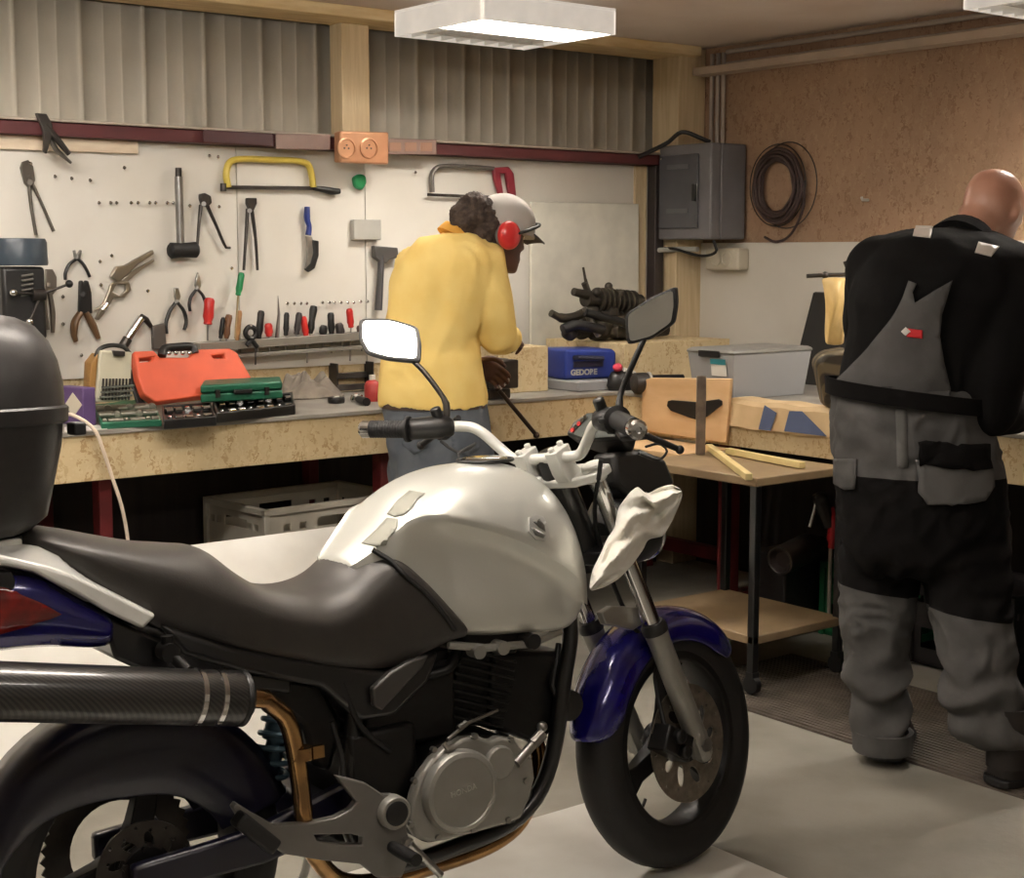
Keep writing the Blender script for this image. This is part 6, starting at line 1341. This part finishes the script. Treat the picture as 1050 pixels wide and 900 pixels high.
# jacket
b = MB(); stack(b, d1, [(412, 857, 1008, .0), (390, 861, 1016), (362, 868, 1028), (335, 873, 1040), (308, 872, 1050), (284, 879, 1058, .02), (266, 886, 1060, .03), (254, 893, 1054, .05), (246, 901, 1040, .06), (240, 912, 1026, .08), (236, 930, 1010, .10)], .66)
limb(b, [A2(1034, 286, -.02), A2(1028, 350, -.08), re2], [.098, .092, .088, .082]); limb(b, [re2, re2.lerp(rw2, .5), rw2.lerp(re2, .1)], [.082, .074, .062, .052]); limb(b, [ls2, le2], [.095, .082, .074]); limb(b, [le2, lw2.lerp(le2, .1)], [.074, .064, .05])
b.ball(A2(975, 252, .03), (.12, .07, .05), (RV, HV, UP))
f3 = folds(.006, 7, V((1, 1, .5)), 21); jk = remesh(b, .011, 8, f3); jkb = bvh_of(jk); jo2 = obj('jacket', jk, jacket_m, man2, ang=80)
b = MB(); nd = (A2(1006, 226, .18)-A2(985, 258, .08)).normalized(); x, y = basis(nd); b.loft([ell(A2(991, 247, .11)+nd*u, x, y, w, w, 26, 2) for u, w in ((-.05, .104), (-.02, .096), (.006, .086), (.008, .079), (-.03, .08))]); obj('collar', b, jacket_m, jo2, ang=60)
for poly in ([(939, 231), (957, 232), (954, 245), (936, 243)], [(1003, 249), (1024, 254), (1016, 264), (999, 260)]): obj('reflective_patch', decal(jkb, poly, .004, 3), mat('reflective', (196, 188, 178), .4), jo2, solid=.002)
# dungarees: hips and legs in one piece, black over the thighs, grey hips and shins
b = MB(); stack(b, d1, [(398, 855, 1008, .0, .70), (420, 853, 1012, .0, .74), (450, 855, 1019), (480, 858, 1026), (510, 860, 1030, 0, .76), (540, 861, 1031, 0, .80), (566, 862, 1031, 0, .78), (584, 872, 1022, 0, .66)], .72)
stack(b, d1, [(540, 861, 948, .04), (575, 862, 944, .04), (610, 862, 938, .04), (650, 864, 932, .04), (700, 869, 929, .04), (735, 875, 929, .04), (757, 880, 929, .04)], .90)
stack(b, d1, [(540, 940, 1031, -.03), (575, 943, 1033, -.06), (610, 951, 1035, -.09), (650, 961, 1038, -.12), (690, 967, 1040, -.14), (722, 967, 1046, -.15), (744, 972, 1054, -.15), (756, 990, 1056, -.15)], .92)
f4 = folds(.010, 10, V((1, 1, 1.1)), 31)
def leg_f(p):
    y = (EYE-p.z)*FPX/d1+260
    return f4(p)+(.012*math.sin((y-690)/7.5+4*noise.noise(p*6)) * max(0, min(1, (y-650)/60)))
tr = remesh(b, .010, 14, leg_f); trb = bvh_of(tr)
zy = lambda y: EYE-(y-260)*d1/FPX
cuts = [(A2(940, 612), (UP+RV*.16).normalized()), (A2(940, 484), (UP+RV*.02).normalized())]
for c_, n_ in cuts: bmesh.ops.bisect_plane(tr.bm, geom=tr.bm.verts[:]+tr.bm.edges[:]+tr.bm.faces[:], plane_co=c_, plane_no=n_)
for f in tr.bm.faces:
    q = f.calc_center_median(); f.material_index = 1 if (q-cuts[0][0]).dot(cuts[0][1]) > 0 and (q-cuts[1][0]).dot(cuts[1][1]) < 0 else 0
dg_ = obj('dungarees', tr, [work_grey, work_black], man2, ang=80)
bib_m = work_grey
both = MB(); 
for msh in (jo2.data, dg_.data):
    me = msh.copy(); me.transform(WM[man2]); both.add(me); bpy.data.meshes.remove(me)
bb2 = bvh_of(both); both.bm.free()
bib = [(932, 289), (940, 292), (936, 301), (938, 311), (950, 304), (962, 296), (975, 288), (971, 302), (964, 322), (962, 345), (966, 370), (973, 397), (973, 413), (930, 406), (890, 400), (853, 399), (872, 380), (893, 356), (912, 330), (926, 306)]
obj('bib', decal(bb2, bib, .012, 5), work_grey, dg_, solid=.006)
b = MB(); ax_ = (RV-UP*.13).normalized(); b.loft([ell(A2(931, y, .0), ax_, HV, w, w*.79, 40, 2.3) for y, w in ((397, .222), (397, .233), (414, .232), (414, .221), (397, .222))], False); obj('waistband', b, work_black, dg_)
obj('hip_patch', decal(bb2, [(857, 470), (880, 470), (878, 500), (868, 502), (857, 496)], .006, 5), work_grey, dg_, solid=.004)
pk = obj('pocket', decal(bb2, [(938, 470), (1014, 474), (1016, 500), (1008, 514), (975, 518), (950, 516), (942, 505)], .012, 6), mat('pocket_grey', (84, 83, 82), .85), dg_, solid=.006)
obj('pocket_flap', decal(bb2, [(940, 453), (1010, 456), (1012, 482), (942, 479)], .018, 6), work_black, dg_, solid=.006)
obj('seat_seam', decal(bb2, [(918, 418), (930, 420), (931, 480), (920, 480)], .002, 5), mat('seam_grey', (98, 97, 95), .85), dg_, solid=.0008)
lo1 = obj('red_emblem', decal(bb2, [(931, 336), (945, 338), (945, 347), (930, 345)], .0165, 3), mat('emblem_red', (206, 40, 46), .6), dg_, solid=.002)
obj('emblem_diamond', decal(bb2, [(929, 334), (934, 339), (929, 344), (924, 339)], .020, 2), white_melamine, dg_, solid=.002)
for q_, c_ in (((A2(904, 757, .05)), 904), ):
    b = MB(); b.loft([ell(A2(905, y, .04), RV, HV, w, w, 26, 2.2) for y, w in ((748, .074), (748, .088), (768, .086), (768, .066), (748, .074))], False); obj('turn_up', b, work_grey, dg_)
shoe('shoe', tl, heelL, mat('shoe_brown', (54, 40, 34), .5), man2, L=.31, H=.12, wf=1.3)
shoe('boot', tr_, heelR, shoe_m, man2, L=.32, H=.14, wf=1.35)
b = MB(); c_ = heelR+tr_*.06; b.loft([ell(c_+UP*z, tr_, V((-tr_.y, tr_.x, 0)), w, w*.86, 20, 2) for z, w in ((.05, .068), (.12, .070), (.22, .072))]); obj('boot_shaft', b, shoe_m, man2)
b = MB(); c_ = heelL+tl*.06; b.loft([ell(c_+UP*z, tl, V((-tl.y, tl.x, 0)), w, w*.86, 20, 2) for z, w in ((.05, .058), (.14, .060))]); obj('shoe_collar', b, mat('shoe_brown', (54, 40, 34)), man2)
